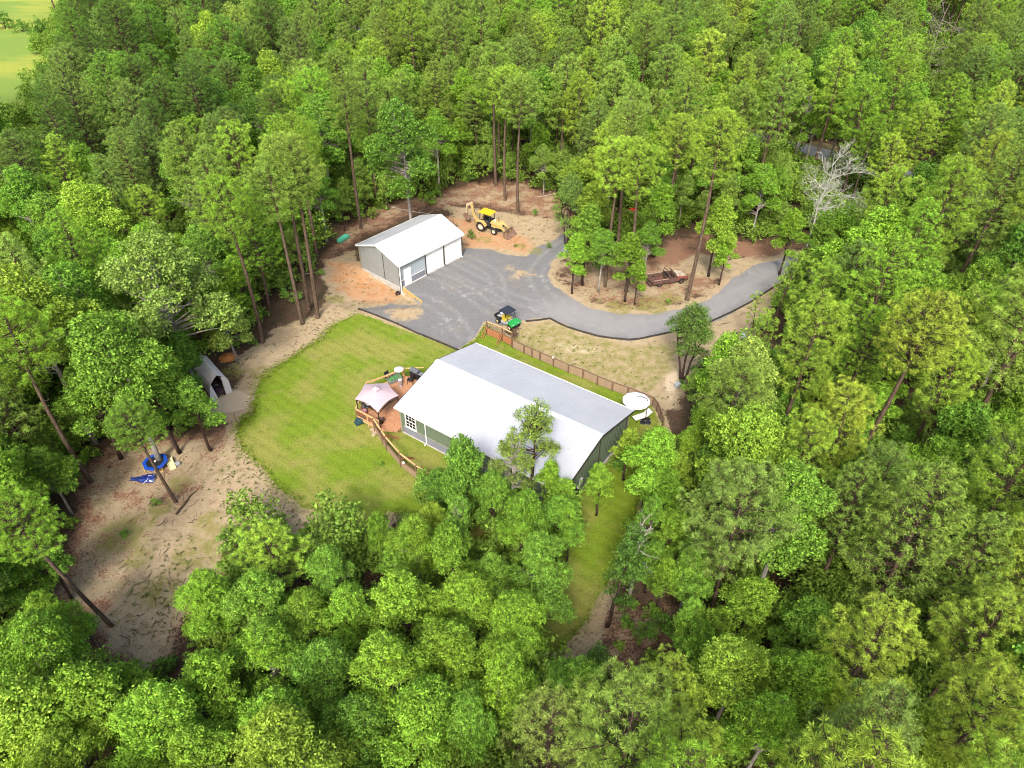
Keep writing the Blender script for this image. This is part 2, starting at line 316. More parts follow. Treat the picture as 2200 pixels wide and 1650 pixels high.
def sub(name, k, label):
    q = quads[cls == k]; used, inv = np.unique(q, return_inverse=True); q2 = inv.reshape(q.shape)
    vv = V[used]; ex = []; 
    ca, cb, cc_ = cA[used], cB[used], cC[used]
    faces = q2.tolist()
    if k == 0:      # the surrounding land out to the horizon, one sheet with the clearing's grid
        n0 = len(vv); R_ = 3500.
        ring = np.array([(X0,Y0,0),(X1,Y0,0),(X1,Y1,0),(X0,Y1,0),(-R_,-R_,0),(R_,-R_,0),(R_,R_,0),(-R_,R_,0)], float)
        vv = np.vstack([vv, ring]); z = np.zeros((8,4), np.float32); ca = np.vstack([ca, z]); cb = np.vstack([cb, z]); cc_ = np.vstack([cc_, z])
        for a in range(4): bq = (a+1) % 4; faces.append((n0+a, n0+4+a, n0+4+bq, n0+bq))
    me = bpy.data.meshes.new(name); me.from_pydata(vv.tolist(), [], faces); me.update()
    for nm, c_ in (('regA', ca), ('regB', cb), ('regC', cc_)):
        at = me.color_attributes.new(nm, 'FLOAT_COLOR', 'POINT'); at.data.foreach_set('color', c_.ravel())
    me.materials.append(TER); me.polygons.foreach_set('use_smooth', [True]*len(me.polygons))
    o = bpy.data.objects.new(name, me); col.objects.link(o); return tag(o, label, kind='structure')
sub('ground', 0, 'reddish forest floor and sandy clearing round the buildings')
sub('lawn', 1, 'green and straw coloured lawn round the house')
sub('gravel_driveway', 2, 'grey gravel yard and driveway before the garage')

# meadow beyond the wood (upper left) and the pale gravel road seen through the pines
def meadow_mat():
    m, b, p = newmat('meadow_grass'); P = b.pos()
    mp = b.node('ShaderNodeMapping'); mp.inputs['Scale'].default_value = (.35, 1., 1.); mp.inputs['Rotation'].default_value = (0, 0, .25); b.l.new(P, mp.inputs[0])
    n1 = b.noise(.06, 4, .6, mp.outputs[0]); n2 = b.noise(.7, 6, .7, P)
    c = b.mix(b.smooth(n1, .42, .56), (.165,.185,.03), (.10,.15,.026)); c = b.mix(b.math('MULTIPLY', b.smooth(n2, .5, .75), .45), c, (.09,.15,.016))
    b.l.new(c, p.inputs['Base Color']); p.inputs['Roughness'].default_value = 1; p.inputs['Specular IOR Level'].default_value = .1
    b.l.new(b.bump(n2, .6, .2), p.inputs['Normal']); return m
me_poly = [(-250, 110), (-93, 128), (-90, 160), (-100, 185), (-118, 215), (-150, 290), (-170, 420), (-900, 460), (-900, 120)]
MEADOW = [G(-900, 320), G(30, 250), G(95, 160), (-118, 185), (-128, 215), (-150, 290), (-170, 420), (-900, 460), (-900, 120)]
o = MB().prism(me_poly, -.1, .02).part('meadow', meadow_mat()); tag(o, 'bright yellow-green meadow beyond the wood, upper left', kind='structure')
ROADP = [(-175, 262), G(560, 30), G(715, 57), G(1120, 118), G(1400, 245), G(1750, 325), G(1990, 390), G(2230, 455), (108, 78)]
def ribbon(pts, w, z):
    mb = MB(); L = []; 
    for k, p in enumerate(pts):
        a = pts[max(k-1, 0)]; c = pts[min(k+1, len(pts)-1)]; d = Vector((c[0]-a[0], c[1]-a[1])).normalized(); n = Vector((-d.y, d.x))
        L.append(((p[0]+n.x*w/2, p[1]+n.y*w/2, z), (p[0]-n.x*w/2, p[1]-n.y*w/2, z)))
    vs = [q for pr in L for q in pr]; return mb.add(vs, [(2*k, 2*k+1, 2*k+3, 2*k+2) for k in range(len(L)-1)])
rp = smooth_path(ROADP)
tag(ribbon(rp, 10, .012).part('road_verge', mat('verge_sand', (.22,.17,.09), 1, var=.3, scale=.8, spec=.1, wear=(.12,.15,.04), wearamt=.4)), 'sandy verge of the far road', kind='structure')
tag(ribbon(rp, 4.6, .03).part('road', mat('road_gravel', (.33,.32,.315), .95, var=.12, scale=1.5, spec=.1)), 'pale gravel road seen between the far pines', kind='structure')

# ------------------------------------------------------------------ materials for objects
M_white = mat('white_painted_metal', (.78,.79,.80), .42, 0, .03, 2., .5)
M_roof = mat('white_roof_metal', (.385,.40,.425), .42, 0, .05, .35, .5, bump=.04)
M_trimw = mat('white_trim', (.78,.78,.76), .5, 0, .05, 4)
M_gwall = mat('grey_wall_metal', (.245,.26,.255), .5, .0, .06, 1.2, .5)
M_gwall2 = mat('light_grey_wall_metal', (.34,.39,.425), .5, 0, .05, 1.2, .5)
M_green = mat('sage_wall_metal', (.122,.162,.108), .5, 0, .06, .8, .5)
M_wains = mat('grey_wainscot_metal', (.19,.20,.235), .55, 0, .08, 2.)
M_dtrim = mat('dark_bronze_trim', (.05,.045,.038), .45, .1, .15, 5)
M_gtrim = mat('grey_green_trim', (.25,.25,.18), .5, 0, .1, 4)
M_conc = mat('concrete', (.42,.40,.37), .9, 0, .15, 2., .2, bump=.2)
M_glass = mat('window_glass', (.015,.018,.022), .06, 0, .2, 1., .8)
M_wood = mat('weathered_wood', (.13,.075,.045), .85, 0, .35, 3., .2, wear=(.2,.13,.085), bump=.2, stretch=(1,1,6))
M_board = mat('fence_board_wood', (.27,.185,.115), .9, 0, .3, 2.5, .2, wear=(.36,.27,.18), bump=.2, stretch=(.6,.6,5))
M_wredd = mat('stained_wood', (.30,.115,.045), .75, 0, .3, 3., .25, wear=(.38,.2,.1), bump=.15, stretch=(1,1,5))
M_deck = mat('deck_wood', (.40,.185,.09), .75, 0, .22, 2.5, .25, wear=(.46,.27,.16), bump=.15, stretch=(1,5,1))
M_yel = mat('new_lumber', (.52,.34,.13), .8, 0, .18, 3., .25, bump=.15, stretch=(1,1,5))
M_rail = mat('rail_lumber', (.52,.32,.15), .8, 0, .2, 3., .25, stretch=(1,1,4))
M_tie = mat('creosote_timber', (.045,.038,.032), .85, 0, .35, 3., .2, bump=.3)
M_black = mat('black_plastic', (.014,.014,.016), .5, 0, .2, 4)
M_navy = mat('dark_roof_plastic', (.02,.021,.032), .4, 0, .2, 3)
M_rubber = mat('rubber', (.022,.021,.02), .85, 0, .3, 6, .2, wear=(.10,.07,.05), wearamt=.25)
M_steel = mat('galvanised_steel', (.42,.43,.44), .4, .7, .1, 5)
M_canv = mat('white_canvas', (.80,.80,.80), .85, 0, .02, 2, .1)
# ------------------------------------------------------------------ buildings
def ribs_x(mb, x0, x1, y, z0, zt, out, step=.3048):
    # raised ribs of a metal wall running along x at depth y; zt = top height (number or function of x)
    n = int((x1-x0)/step)
    for k in range(1, n+1):
        x = x0+k*step
        if x > x1-.05: break
        t = zt(x) if callable(zt) else zt
        mb.box((x, y+out*.011, (z0+t)/2), (.05, .022, t-z0))
def ribs_y(mb, y0, y1, x, z0, zt, out, step=.3048):
    n = int((y1-y0)/step)
    for k in range(1, n+1):
        y = y0+k*step
        if y > y1-.05: break
        t = zt(y) if callable(zt) else zt
        mb.box((x+out*.011, y, (z0+t)/2), (.022, .05, t-z0))
def metal_building(name, label, cat, loc, rz, L, Wd, ze, rise, ov, wallm, gabm, zb=0., zbg=None):
    t = thing(name, label, cat, (*loc, 0), rz)
    zr = ze+rise; ym = Wd/2
    slope = rise/ym
    def zt(y): return ze-.10+slope*(ym-abs(y-ym))
    zw = zt(ov)
    # long walls
    m = MB().b2(ov+.13, L-ov-.13, ov, ov+.12, zb, zw-.03); ribs_x(m, ov+.13, L-ov-.13, ov, zb, zw-.03, -1); m.part('wall', wallm, t, label=None)
    m = MB().b2(ov+.13, L-ov-.13, Wd-ov-.12, Wd-ov, zb, zw-.03); ribs_x(m, ov+.13, L-ov-.13, Wd-ov, zb, zw-.03, 1); m.part('wall', wallm, t)
    z0 = zb if zbg is None else zbg
    for x0, x1, xo, out in ((ov, ov+.12, ov, -1), (L-ov-.12, L-ov, L-ov, 1)):
        m = MB().profx([(ov, z0), (Wd-ov, z0), (Wd-ov, zw-.03), (ym, zt(ym)-.03), (ov, zw-.03)], x0, x1)
        ribs_y(m, ov, Wd-ov, xo, z0, lambda y: zt(y)-.04, out); m.part('gable_wall', gabm, t)
    # roof slopes with standing ribs
    for s in (0, 1):
        y0, y1 = (0, ym-.02) if s == 0 else (Wd, ym+.02)
        m = MB().profx([(y0, ze-.06), (y1, zr-.06-(.02*slope)), (y1, zr-(.02*slope)), (y0, ze)] if s == 0 else [(y1, zr-.06-.02*slope), (y0, ze-.06), (y0, ze), (y1, zr-.02*slope)], 0, L)
        n = int(L/.3048)
        for k in range(n+1):
            x = .1+k*.3048*(L-.2)/(n*.3048)
            m.beam((x, y0, ze+.008), (x, y1, zr+.008-.02*slope), .035, .022)
        m.part('roof_slope', M_roof, t)
    m = MB(); m.profx([(ym-.28, zr-.28*slope+.024), (ym, zr+.035), (ym+.28, zr-.28*slope+.024), (ym+.28, zr-.28*slope+.03), (ym, zr+.055), (ym-.28, zr-.28*slope+.03)], -.01, L+.01)
    m.part('ridge_cap', M_white, t)
    for x in (-.025, L+.025):
        m = MB(); m.beam((x, -.02, ze-.09), (x, ym, zr-.09), .05, .2); m.beam((x, Wd+.02, ze-.09), (x, ym, zr-.09), .05, .2); m.part('rake_trim', M_dtrim if name == 'house' else M_trimw, t)
    for y in (-.075, Wd+.075):
        m = MB(); m.profx([(y-.06, ze-.16), (y+.06, ze-.16), (y+.06, ze-.02), (y+.05, ze-.02), (y+.05, ze-.15), (y-.05, ze-.15), (y-.05, ze-.03), (y-.07, ze-.02)], -.02, L+.02); m.part('gutter', M_trimw, t)
    return t, zt, zw
HL, HW, HZE, HRI, OV = 18.26, 12.2, 3.30, 1.545, .38
HTH = rad(-34.79); HLOC = (-10.79, 49.37)
house, hzt, hzw = metal_building('house', 'sage green metal sided house with a long white metal roof, on the lawn', 'house', HLOC, HTH, HL, HW, HZE, HRI, OV, M_green, M_green)
# wainscot, base, corner trims
MB().b2(OV+.14, HL-OV-.14, OV-.045, OV-.002, .14, .95).part('wainscot', M_wains, house)
MB().b2(HL-OV+.026, HL-OV+.045, OV+.1, HW-OV-.1, .14, .3).part('base_trim', M_wains, house)
MB().b2(OV+.14, HL-OV-.14, OV-.06, OV-.002, .95, 1.0).part('drip_trim', M_gtrim, house)
MB().b2(OV-.1, HL-OV+.1, OV-.1, HW-OV+.1, -.15, .12).part('foundation_slab', M_conc, house)
for x, y in ((OV-.03, OV-.03), (HL-OV+.03, OV-.03), (HL-OV+.03, HW-OV+.03), (OV-.03, HW-OV+.03)):
    MB().b2(x-.09, x+.09, y-.09, y+.09, .121, hzw-.08).part('corner_trim', M_gtrim, house)
def downspout(par, x, y, zt, z0, m, out=(0, -1), off=.09, w=.085):
    X, Y = x+out[0]*off, y+out[1]*off
    mb = MB(); mb.beam((X, Y, z0+.15), (X, Y, zt), w, w*.75); mb.beam((X, Y, z0+.18), (X+out[0]*.3, Y+out[1]*.3, z0+.04), w, w*.75)
    return mb.part('downspout', m, par)
downspout(house, 3.35, OV, HZE-.15, .1, M_trimw); downspout(house, 6.4, OV, HZE-.15, .1, M_dtrim); downspout(house, 10.8, OV, HZE-.15, .1, M_trimw); downspout(house, 15.2, OV, HZE-.15, .1, M_trimw)
downspout(house, HL-OV, HW-OV-.2, HZE+.05, .1, M_dtrim, (1, 0)); downspout(house, HL-OV, HW/2+.4, HZE+1.2, .1, M_dtrim, (1, 0), .08, .06)
def window(par, x0, x1, z0, z1, y, cols=3, rows=4):
    # double-hung window in a wall facing -y
    m = MB(); f = .09
    m.b2(x0-f, x1+f, y-.05, y, z0-f, z0); m.b2(x0-f, x1+f, y-.05, y, z1, z1+f); m.b2(x0-f, x0, y-.05, y, z0, z1); m.b2(x1, x1+f, y-.05, y, z0, z1)
    w = m.part('window', M_trimw, par)
    zm = (z0+z1)/2; MB().b2(x0, x1, y-.045, y-.003, zm-.035, zm+.035).part('meeting_rail', M_trimw, w)
    MB().b2(x0-f-.03, x1+f+.03, y-.09, y, z0-f-.05, z0-f-.002).part('sill', M_trimw, w)
    dx = (x1-x0)/cols; hz = (z1-z0)/2-.035
    for h in (0, 1):
        zb = z0 if h == 0 else zm+.035
        r = rows//2
        for a in range(cols):
            for b_ in range(r):
                MB().b2(x0+a*dx+.018, x0+(a+1)*dx-.018, y-.02, y-.004, zb+b_*hz/r+.018, zb+(b_+1)*hz/r-.018).part('pane', M_glass, w)
        mm = MB()
        for a in range(1, cols): mm.b2(x0+a*dx-.018, x0+a*dx+.018, y-.032, y-.003, zb, zb+hz)
        mm.b2(x0, x1, y-.03, y-.003, zb+hz/2-.018, zb+hz/2+.018); mm.part('glazing_bars', M_trimw, w)
for wx in (.95, 7.6, 12.4): window(house, wx, wx+1.15, 1.15, 2.65, OV-.024 if 1 else OV)
# utility boxes on the right gable wall
MB().b2(HL-OV+.03, HL-OV+.2, 3.2, 3.65, 1.0, 1.7).part('meter_box', mat('grey_box', (.35,.37,.38), .5), house)
mb = MB().cyl((HL-OV+.25, 2.75, .75), .19, 1.1, 14); mb.part('water_filter_tank', M_navy, house); MB().cyl((HL-OV+.25, 2.75, 1.37), .13, .13, 12).part('tank_head', M_trimw, house)

GL, GW, GZE, GRI = 11.18, 8.03, 3.34, 1.41
GTH = rad(49.07); GLOC = (-13.70, 74.99); GO = .30
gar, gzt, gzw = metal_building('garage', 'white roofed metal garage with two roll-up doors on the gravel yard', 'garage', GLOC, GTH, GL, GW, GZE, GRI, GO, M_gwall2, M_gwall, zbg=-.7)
MB().b2(GO-.1, GL-GO+.12, GO-.12, GW-GO+.1, -.9, .08).part('concrete_slab', M_conc, gar)
MB().b2(GO-.07, GO-.012, GO+.05, GW-GO-.05, -.72, -.60).part('base_trim', M_trimw, gar)
MB().b2(GO-.045, GO-.015, GO+2.9, GO+2.98, -.6, gzt(GO+2.9)-.1).part('wall_seam_trim', M_dtrim, gar)
for x, y in ((GO-.03, GO-.03), (GL-GO+.03, GO-.03), (GL-GO+.03, GW-GO+.03), (GO-.03, GW-GO+.03)):
    MB().b2(x-.08, x+.08, y-.08, y+.08, -.59 if x < 1 else .081, gzw-.07).part('corner_trim', M_dtrim if y < 1 else M_gtrim, gar)
# first bay: side door, wainscot
M_door = mat('white_door', (.74,.76,.78), .45, 0, .03, 2)
dm = MB().b2(1.0, 1.95, GO-.05, GO-.024, .1, 2.2); d = dm.part('side_door', M_door, gar)
MB().cyl((1.82, GO-.09, 1.1), .04, .05, 10, 'y').part('handle', M_steel, d)
mm = MB().b2(.92, 1.0, GO-.07, GO-.02, .09, 2.28).b2(1.95, 2.03, GO-.07, GO-.02, .09, 2.28).b2(1.0, 1.95, GO-.07, GO-.02, 2.2, 2.28); mm.part('door_frame', M_trimw, gar)
for xa, xb in ((.45, .915), (2.035, 4.3)):
    MB().b2(xa, xb, GO-.045, GO-.024, .1, .95).part('wainscot', M_wains, gar)
    MB().b2(xa, xb, GO-.06, GO-.02, .951, 1.01).part('drip_trim', M_trimw, gar)
MB().b2(.45, 4.3, GO-.10, GO-.004, .06, .1).part('sill_plate', M_trimw, gar)
def rollup(x0, x1, zt):
    # curtain of curved slats: every horizontal slat is a part of its own
    fr = MB().b2(x0-.1, x0, GO-.08, GO-.02, .09, zt+.1).b2(x1, x1+.1, GO-.08, GO-.02, .09, zt+.1).b2(x0, x1, GO-.08, GO-.02, zt, zt+.1).part('roll_up_door', M_trimw, gar)
    n = 12; h = (zt-.1)/n; sl = None
    for k in range(n):
        z = .1+k*h
        if sl is None:
            sl = MB().profx([(GO-.028, 0), (GO-.05, h*.25), (GO-.05, h*.75), (GO-.028, h*.97), (GO-.022, h*.97), (GO-.022, 0)], x0+.004, x1-.004).mesh('door_slat', M_white)
        child('slat', sl, fr, (0, 0, z))
    MB().b2((x0+x1)/2-.15, (x0+x1)/2+.15, GO-.075, GO-.051, .16, .22).part('handle', M_steel, fr)
rollup(4.75, 7.45, 2.95); rollup(7.95, 10.65, 2.95)
for x in (4.5, 7.7): downspout(gar, x, GO, GZE-.15, .1, M_dtrim, off=.11, w=.1)
downspout(gar, GL-.42, GO, GZE-.15, .1, M_trimw, off=.11, w=.1)
X = .12; mb = MB(); mb.beam((X, .02, -.62), (X, .02, GZE-.15), .11, .11); mb.beam((X, .02, -.6), (X-.1, -.35, -.72), .11, .1); mb.part('downspout', M_trimw, gar)

# timber retaining wall beside the garage
a = Vector((*G(856, 612), 0)); bq = Vector((*G(907, 650), 0)); dd = (bq-a).normalized(); wallL = (bq-a).length
rw = thing('retaining_wall', 'low yellow lumber retaining wall running out from the garage corner', 'retaining wall', a, math.atan2(dd.y, dd.x))
plank = MB().b2(0, wallL/2-.01, -.04, .04, 0, .27).mesh('plank', M_yel)
for k in range(3):
    for h in (0, 1): child('plank', plank, rw, (h*wallL/2, 0, -.72+k*.28))
cap = MB().b2(0, wallL, -.09, .07, .122, .16).part('cap_board', M_yel, rw)
pm = MB().b2(-.05, .05, -.14, -.041, -.8, .12).mesh('post', M_yel)
for x in (.15, wallL/2, wallL-.1): child('post', pm, rw, (x, 0, 0))

# landscape timbers
def timbers(label, pix, seg=2.4, w=.16, h=.2, m=None, cat='edging', name='timber_edging'):
    pts = [Vector(G(*p)) for p in pix]; t = thing(name, label, cat, (pts[0].x, pts[0].y, 0))
    for a, b_ in zip(pts[:-1], pts[1:]):
        L = (b_-a).length; n = max(1, round(L/seg)); dv = (b_-a)/n; ang = math.atan2(dv.y, dv.x); me = MB().box((0, 0, h/2-.03), (dv.length-.015, w, h)).mesh('timber', m or M_tie)
        for k in range(n):
            c = a+dv*(k+.5); child('timber', me, t, (c.x-pts[0].x, c.y-pts[0].y, R.uniform(-.012, .012)), (R.uniform(-.02, .02), 0, ang+R.uniform(-.008, .008)))
    return t
timbers('dark timber edging between the gravel yard and the lawn', [(770,664),(815,681),(850,695),(900,718),(940,734),(985,753)])
timbers('dark timber edging curving along the lower side of the driveway', [(1129,691),(1155,689),(1182,685),(1200,695),(1220,704),(1245,712),(1285,723),(1320,728),(1352,731),(1374,729),(1425,718),(1480,705),(1530,690),(1570,672),(1612,650),(1655,622),(1700,598)])

# ------------------------------------------------------------------ deck, gazebo and what stands on it
DZ = .55
deckp = [Vector(G(u, v, DZ)) for u, v in ((767,895),(816,921),(866,930),(869,905),(852,866),(912,806),(868,808),(836,822),(790,838))]
hinv = Matrix.Rotation(-HTH, 2); org = Vector(HLOC)
dl = [hinv @ (p-org) for p in deckp]          # deck outline in the house's axes
deck = thing('deck', 'orange-brown wooden deck with rails at the left end of the house', 'deck', (*HLOC, 0), HTH)
ys = [p.y for p in dl]; y = min(ys); mb = MB(); bw = .14
def xspan(poly, y):
    xs = []
    for i in range(len(poly)):
        a, c = poly[i], poly[(i+1) % len(poly)]
        if (a.y > y) != (c.y > y): xs.append(a.x+(c.x-a.x)*(y-a.y)/(c.y-a.y))
    return sorted(xs)
while y < max(ys):
    xs = xspan(dl, y+bw/2)
    for k in range(0, len(xs)-1, 2):
        xe = min(xs[k+1], OV-.12)
        if xe > xs[k]: mb.b2(xs[k], xe, y+.006, y+bw-.006, DZ-.04, DZ+R.uniform(-.003, .003))
    y += bw
tag(mb.part('deck_boards', M_deck, deck), kind='stuff')
def L2(i): return Vector((dl[i].x, dl[i].y, 0))
def clampx(p): return Vector((min(p.x, OV-.15), p.y, p.z))
edges = [(0, 1), (1, 2), (0, 8), (8, 7), (7, 6), (6, 5)]
for a, c in edges:
    A, C = clampx(L2(a)), clampx(L2(c)); MB().beam(A+Vector((0,0,DZ-.16)), C+Vector((0,0,DZ-.16)), .045, .22).part('rim_joist', M_rail, deck)
pm = MB().b2(-.05, .05, -.05, .05, 0, 1.55).mesh('post', M_rail)
def rail(a, c, n, bal=True):
    A, C = clampx(L2(a)), clampx(L2(c))
    for z, w, h in ((DZ+1.0, .13, .045), (DZ+.88, .04, .09), (DZ+.12, .04, .09)):
        MB().beam(A+Vector((0,0,z)), C+Vector((0,0,z)), w, h).part('rail', M_rail, deck)
    for k in range(n+1):
        p = A.lerp(C, k/n); child('post', pm, deck, (p.x, p.y, 0))
    if bal:
        nb = int((C-A).length/.14); me = MB().b2(-.017, .017, -.017, .017, DZ+.16, DZ+.86).mesh('baluster', M_wredd)
        for k in range(1, nb):
            p = A.lerp(C, k/nb); child('baluster', me, deck, (p.x, p.y, 0))
rail(0, 1, 2); rail(1, 2, 1, False) if 0 else None
rail(0, 8, 2, False); rail(8, 7, 1, False); rail(7, 6, 1, False)
A, C = clampx(L2(6)), clampx(L2(5)); MB().beam(A+Vector((0,0,DZ+1.0)), C+Vector((0,0,DZ+1.0)), .13, .05).part('rail', M_yel, deck)
MB().box((A.x, A.y, .85), (.2, .2, 1.7)).part('corner_post', M_rail, deck)
# little ramp of decking beside the house wall
MB().b2(OV-1.35, OV-.15, -.0, .35, .26, .3).part('step', M_deck, deck)
# porch roof edge of the deck behind the gazebo: pale strip of wall seen between canopy and roof
def on(u, v, z): return G3(u, v, z)

# gazebo (pentagonal canopy with sagging edges)
gzp = [on(762, 858, 2.75), on(812, 886, 2.75), on(857, 850, 2.75), on(833, 823, 2.75), on(783, 826, 2.75)]
gc = sum(gzp, Vector())/5; gaz = thing('gazebo', 'gazebo with a pale pink fabric canopy and dark metal posts on the deck', 'gazebo', (gc.x, gc.y, DZ))
M_pink = mat('pale_pink_fabric', (.42,.33,.355), .9, 0, .05, 1.5, .1); M_iron = mat('dark_brown_iron', (.035,.024,.022), .5, .3, .2, 5)
gp = [Vector((p.x-gc.x, p.y-gc.y, 2.75-DZ)) for p in gzp]
mb = MB(); apex = Vector((0, 0, 3.55-DZ)); ns = 8; nr = 5
for k in range(5):
    a, c = gp[k], gp[(k+1) % 5]; rows = []
    for r_ in range(nr+1):
        f = r_/nr*.86+.14; row = []
        for s_ in range(ns+1):
            t = s_/ns; e = a.lerp(c, t); sag = 4*t*(1-t); e = e*(1-.10*sag); e.z = a.z+.16*sag
            q = Vector((e.x*f, e.y*f, apex.z+(e.z-apex.z)*(f**.85))); row.append(q)
        rows.append(row)
    o = len(mb.v); mb.v += [tuple(q) for row in rows for q in row]
    for r_ in range(nr):
        for s_ in range(ns): i0 = o+r_*(ns+1)+s_; mb.f.append((i0, i0+ns+1, i0+ns+2, i0+1))
mb.part('canopy', M_pink, gaz, smooth=True)
mb = MB(); top = [Vector((p.x*.2, p.y*.2, apex.z-.02)) for p in gp]
for k in range(5): mb.add([top[k], top[(k+1) % 5], (0, 0, apex.z+.22)], [(0, 1, 2)])
mb.part('vent_canopy', M_pink, gaz)
for k in range(5):
    p = gp[k]*.93; MB().beam((p.x, p.y, 0), (p.x, p.y, 2.15), .09).part('post', M_iron, gaz)
    q = gp[(k+1) % 5]*.93; mb = MB(); pr = None
    for s_ in range(9):
        t = s_/8; e = p.lerp(q, t); e.z = 2.12-.0; lo = e.copy(); lo.z = 1.75+.3*(4*t*(1-t)); 
        if pr: mb.beam(pr[0], e, .05, .05); mb.beam(pr[1], lo, .04, .04)
        mb.beam(e, lo, .02); pr = (e, lo)
    mb.part('scroll_frame', M_iron, gaz)
# furniture
def chair(label, u, v, z, rz, m, group=None):
    p = on(u, v, z); t = thing('patio_chair', label, 'chair', p, rz, group)
    MB().box((0, 0, .42), (.56, .56, .07)).part('seat', m, t, bev=.015); MB().box((0, .27, .75), (.56, .07, .62), rx=-.15).part('backrest', m, t, bev=.015)
    for x in (-.3, .3):
        MB().beam((x, -.26, 0), (x, -.26, .62), .035).beam((x, .26, 0), (x, .26, .62), .035).beam((x, -.28, .62), (x, .28, .62), .05, .03).part('arm_frame', M_iron, t)
    return t
M_cush = mat('slate_cushion', (.10,.12,.14), .9, 0, .15, 4)
chair('dark patio chair with slate cushions under the pink gazebo, near the rail', 787, 880, DZ, 2.2, M_cush)
chair('dark patio chair with slate cushions under the pink gazebo, near the house', 803, 868, DZ, -1.0, M_cush)
chair('black metal patio chair at the corner of the deck behind the heater', 836, 818, DZ, .9, M_black)
chair('black lattice patio chair beside the white roof edge on the deck', 882, 822, DZ, -1.6, M_black)
p = on(794, 873, DZ); t = thing('patio_table', 'white topped low table between the chairs under the gazebo', 'table', p)
MB().cyl((0, 0, .5), .42, .035, 20).part('tabletop', mat('white_tabletop', (.55,.58,.6), .4), t); MB().cyl((0, 0, .25), .05, .48, 8).part('leg', M_iron, t); MB().cyl((0, 0, .015), .25, .03, 12).part('base', M_iron, t)
p = on(779, 890, DZ); t = thing('red_cooler', 'faded red cooler box behind the deck rail', 'cooler', p, .5)
MB().box((0, 0, .2), (.8, .42, .4)).part('body', mat('faded_red_plastic', (.30,.09,.09), .6), t, bev=.03); MB().box((0, 0, .43), (.82, .44, .06)).part('lid', mat('pink_lid', (.42,.2,.22), .6), t, bev=.02)
p = on(893, 812, DZ); t = thing('barbecue_grill', 'black barbecue grill beside the house roof on the deck', 'grill', p, HTH)
MB().box((0, 0, .45), (1.1, .5, .8)).part('cabinet', M_black, t, bev=.02); MB().profx([(-.3, .87), (.3, .87), (.26, 1.08), (0, 1.2), (-.24, 1.1)], -.5, .5).part('lid', mat('grill_lid', (.10,.11,.125), .35), t)
MB().cyl((0, -.3, 1.0), .015, .7, 8, 'x').part('handle', M_steel, t); MB().box((.75, 0, .86), (.4, .5, .03)).part('side_shelf', M_steel, t)
p = on(861, 829, DZ); t = thing('patio_heater', 'patio heater with a round white reflector hood standing on the deck', 'heater', p)
MB().lathe([(.001,2.28),(.15,2.26),(.47,2.14),(.48,2.11),(.45,2.11),(.001,2.2)], 28).part('reflector_hood', M_trimw, t, smooth=True)
MB().cyl((0, 0, 1.98), .09, .26, 14, r2=.12).part('burner', M_steel, t); MB().cyl((0, 0, 1.3), .03, 1.15, 10).part('pole', M_steel, t)
MB().cyl((0, 0, .42), .2, .72, 18, r2=.17).part('tank_housing', mat('mauve_metal', (.45,.36,.38), .4, .4), t); MB().cyl((0, 0, .03), .24, .06, 18).part('base', M_steel, t); MB().cyl((0, 0, .8), .185, .04, 18).part('housing_cap', M_trimw, t)
p = on(848, 818, DZ); t = thing('outdoor_sofa', 'sofa with green cushions along the deck edge beside the heater', 'sofa', p, rad(35))
MB().box((0, 0, .2), (1.5, .7, .4)).part('base', mat('grey_wicker', (.16,.17,.15), .9), t, bev=.03); MB().box((0, 0, .45), (1.44, .64, .12)).part('cushion', mat('green_cushion', (.06,.2,.06), .9), t, bev=.04); MB().box((0, .3, .65), (1.5, .14, .5)).part('backrest', mat('grey_wicker', (.16,.17,.15), .9), t, bev=.03)
p = on(819, 908, DZ); t = thing('planter_pot', 'round dark planter pot at the deck corner by the rail', 'planter', p)
MB().lathe([(.001,0),(.22,0),(.32,.42),(.34,.42),(.34,.46),(.29,.46),(.26,.38),(.001,.38)], 18).part('pot', mat('dark_brown_pot', (.07,.035,.025), .6), t, smooth=True)
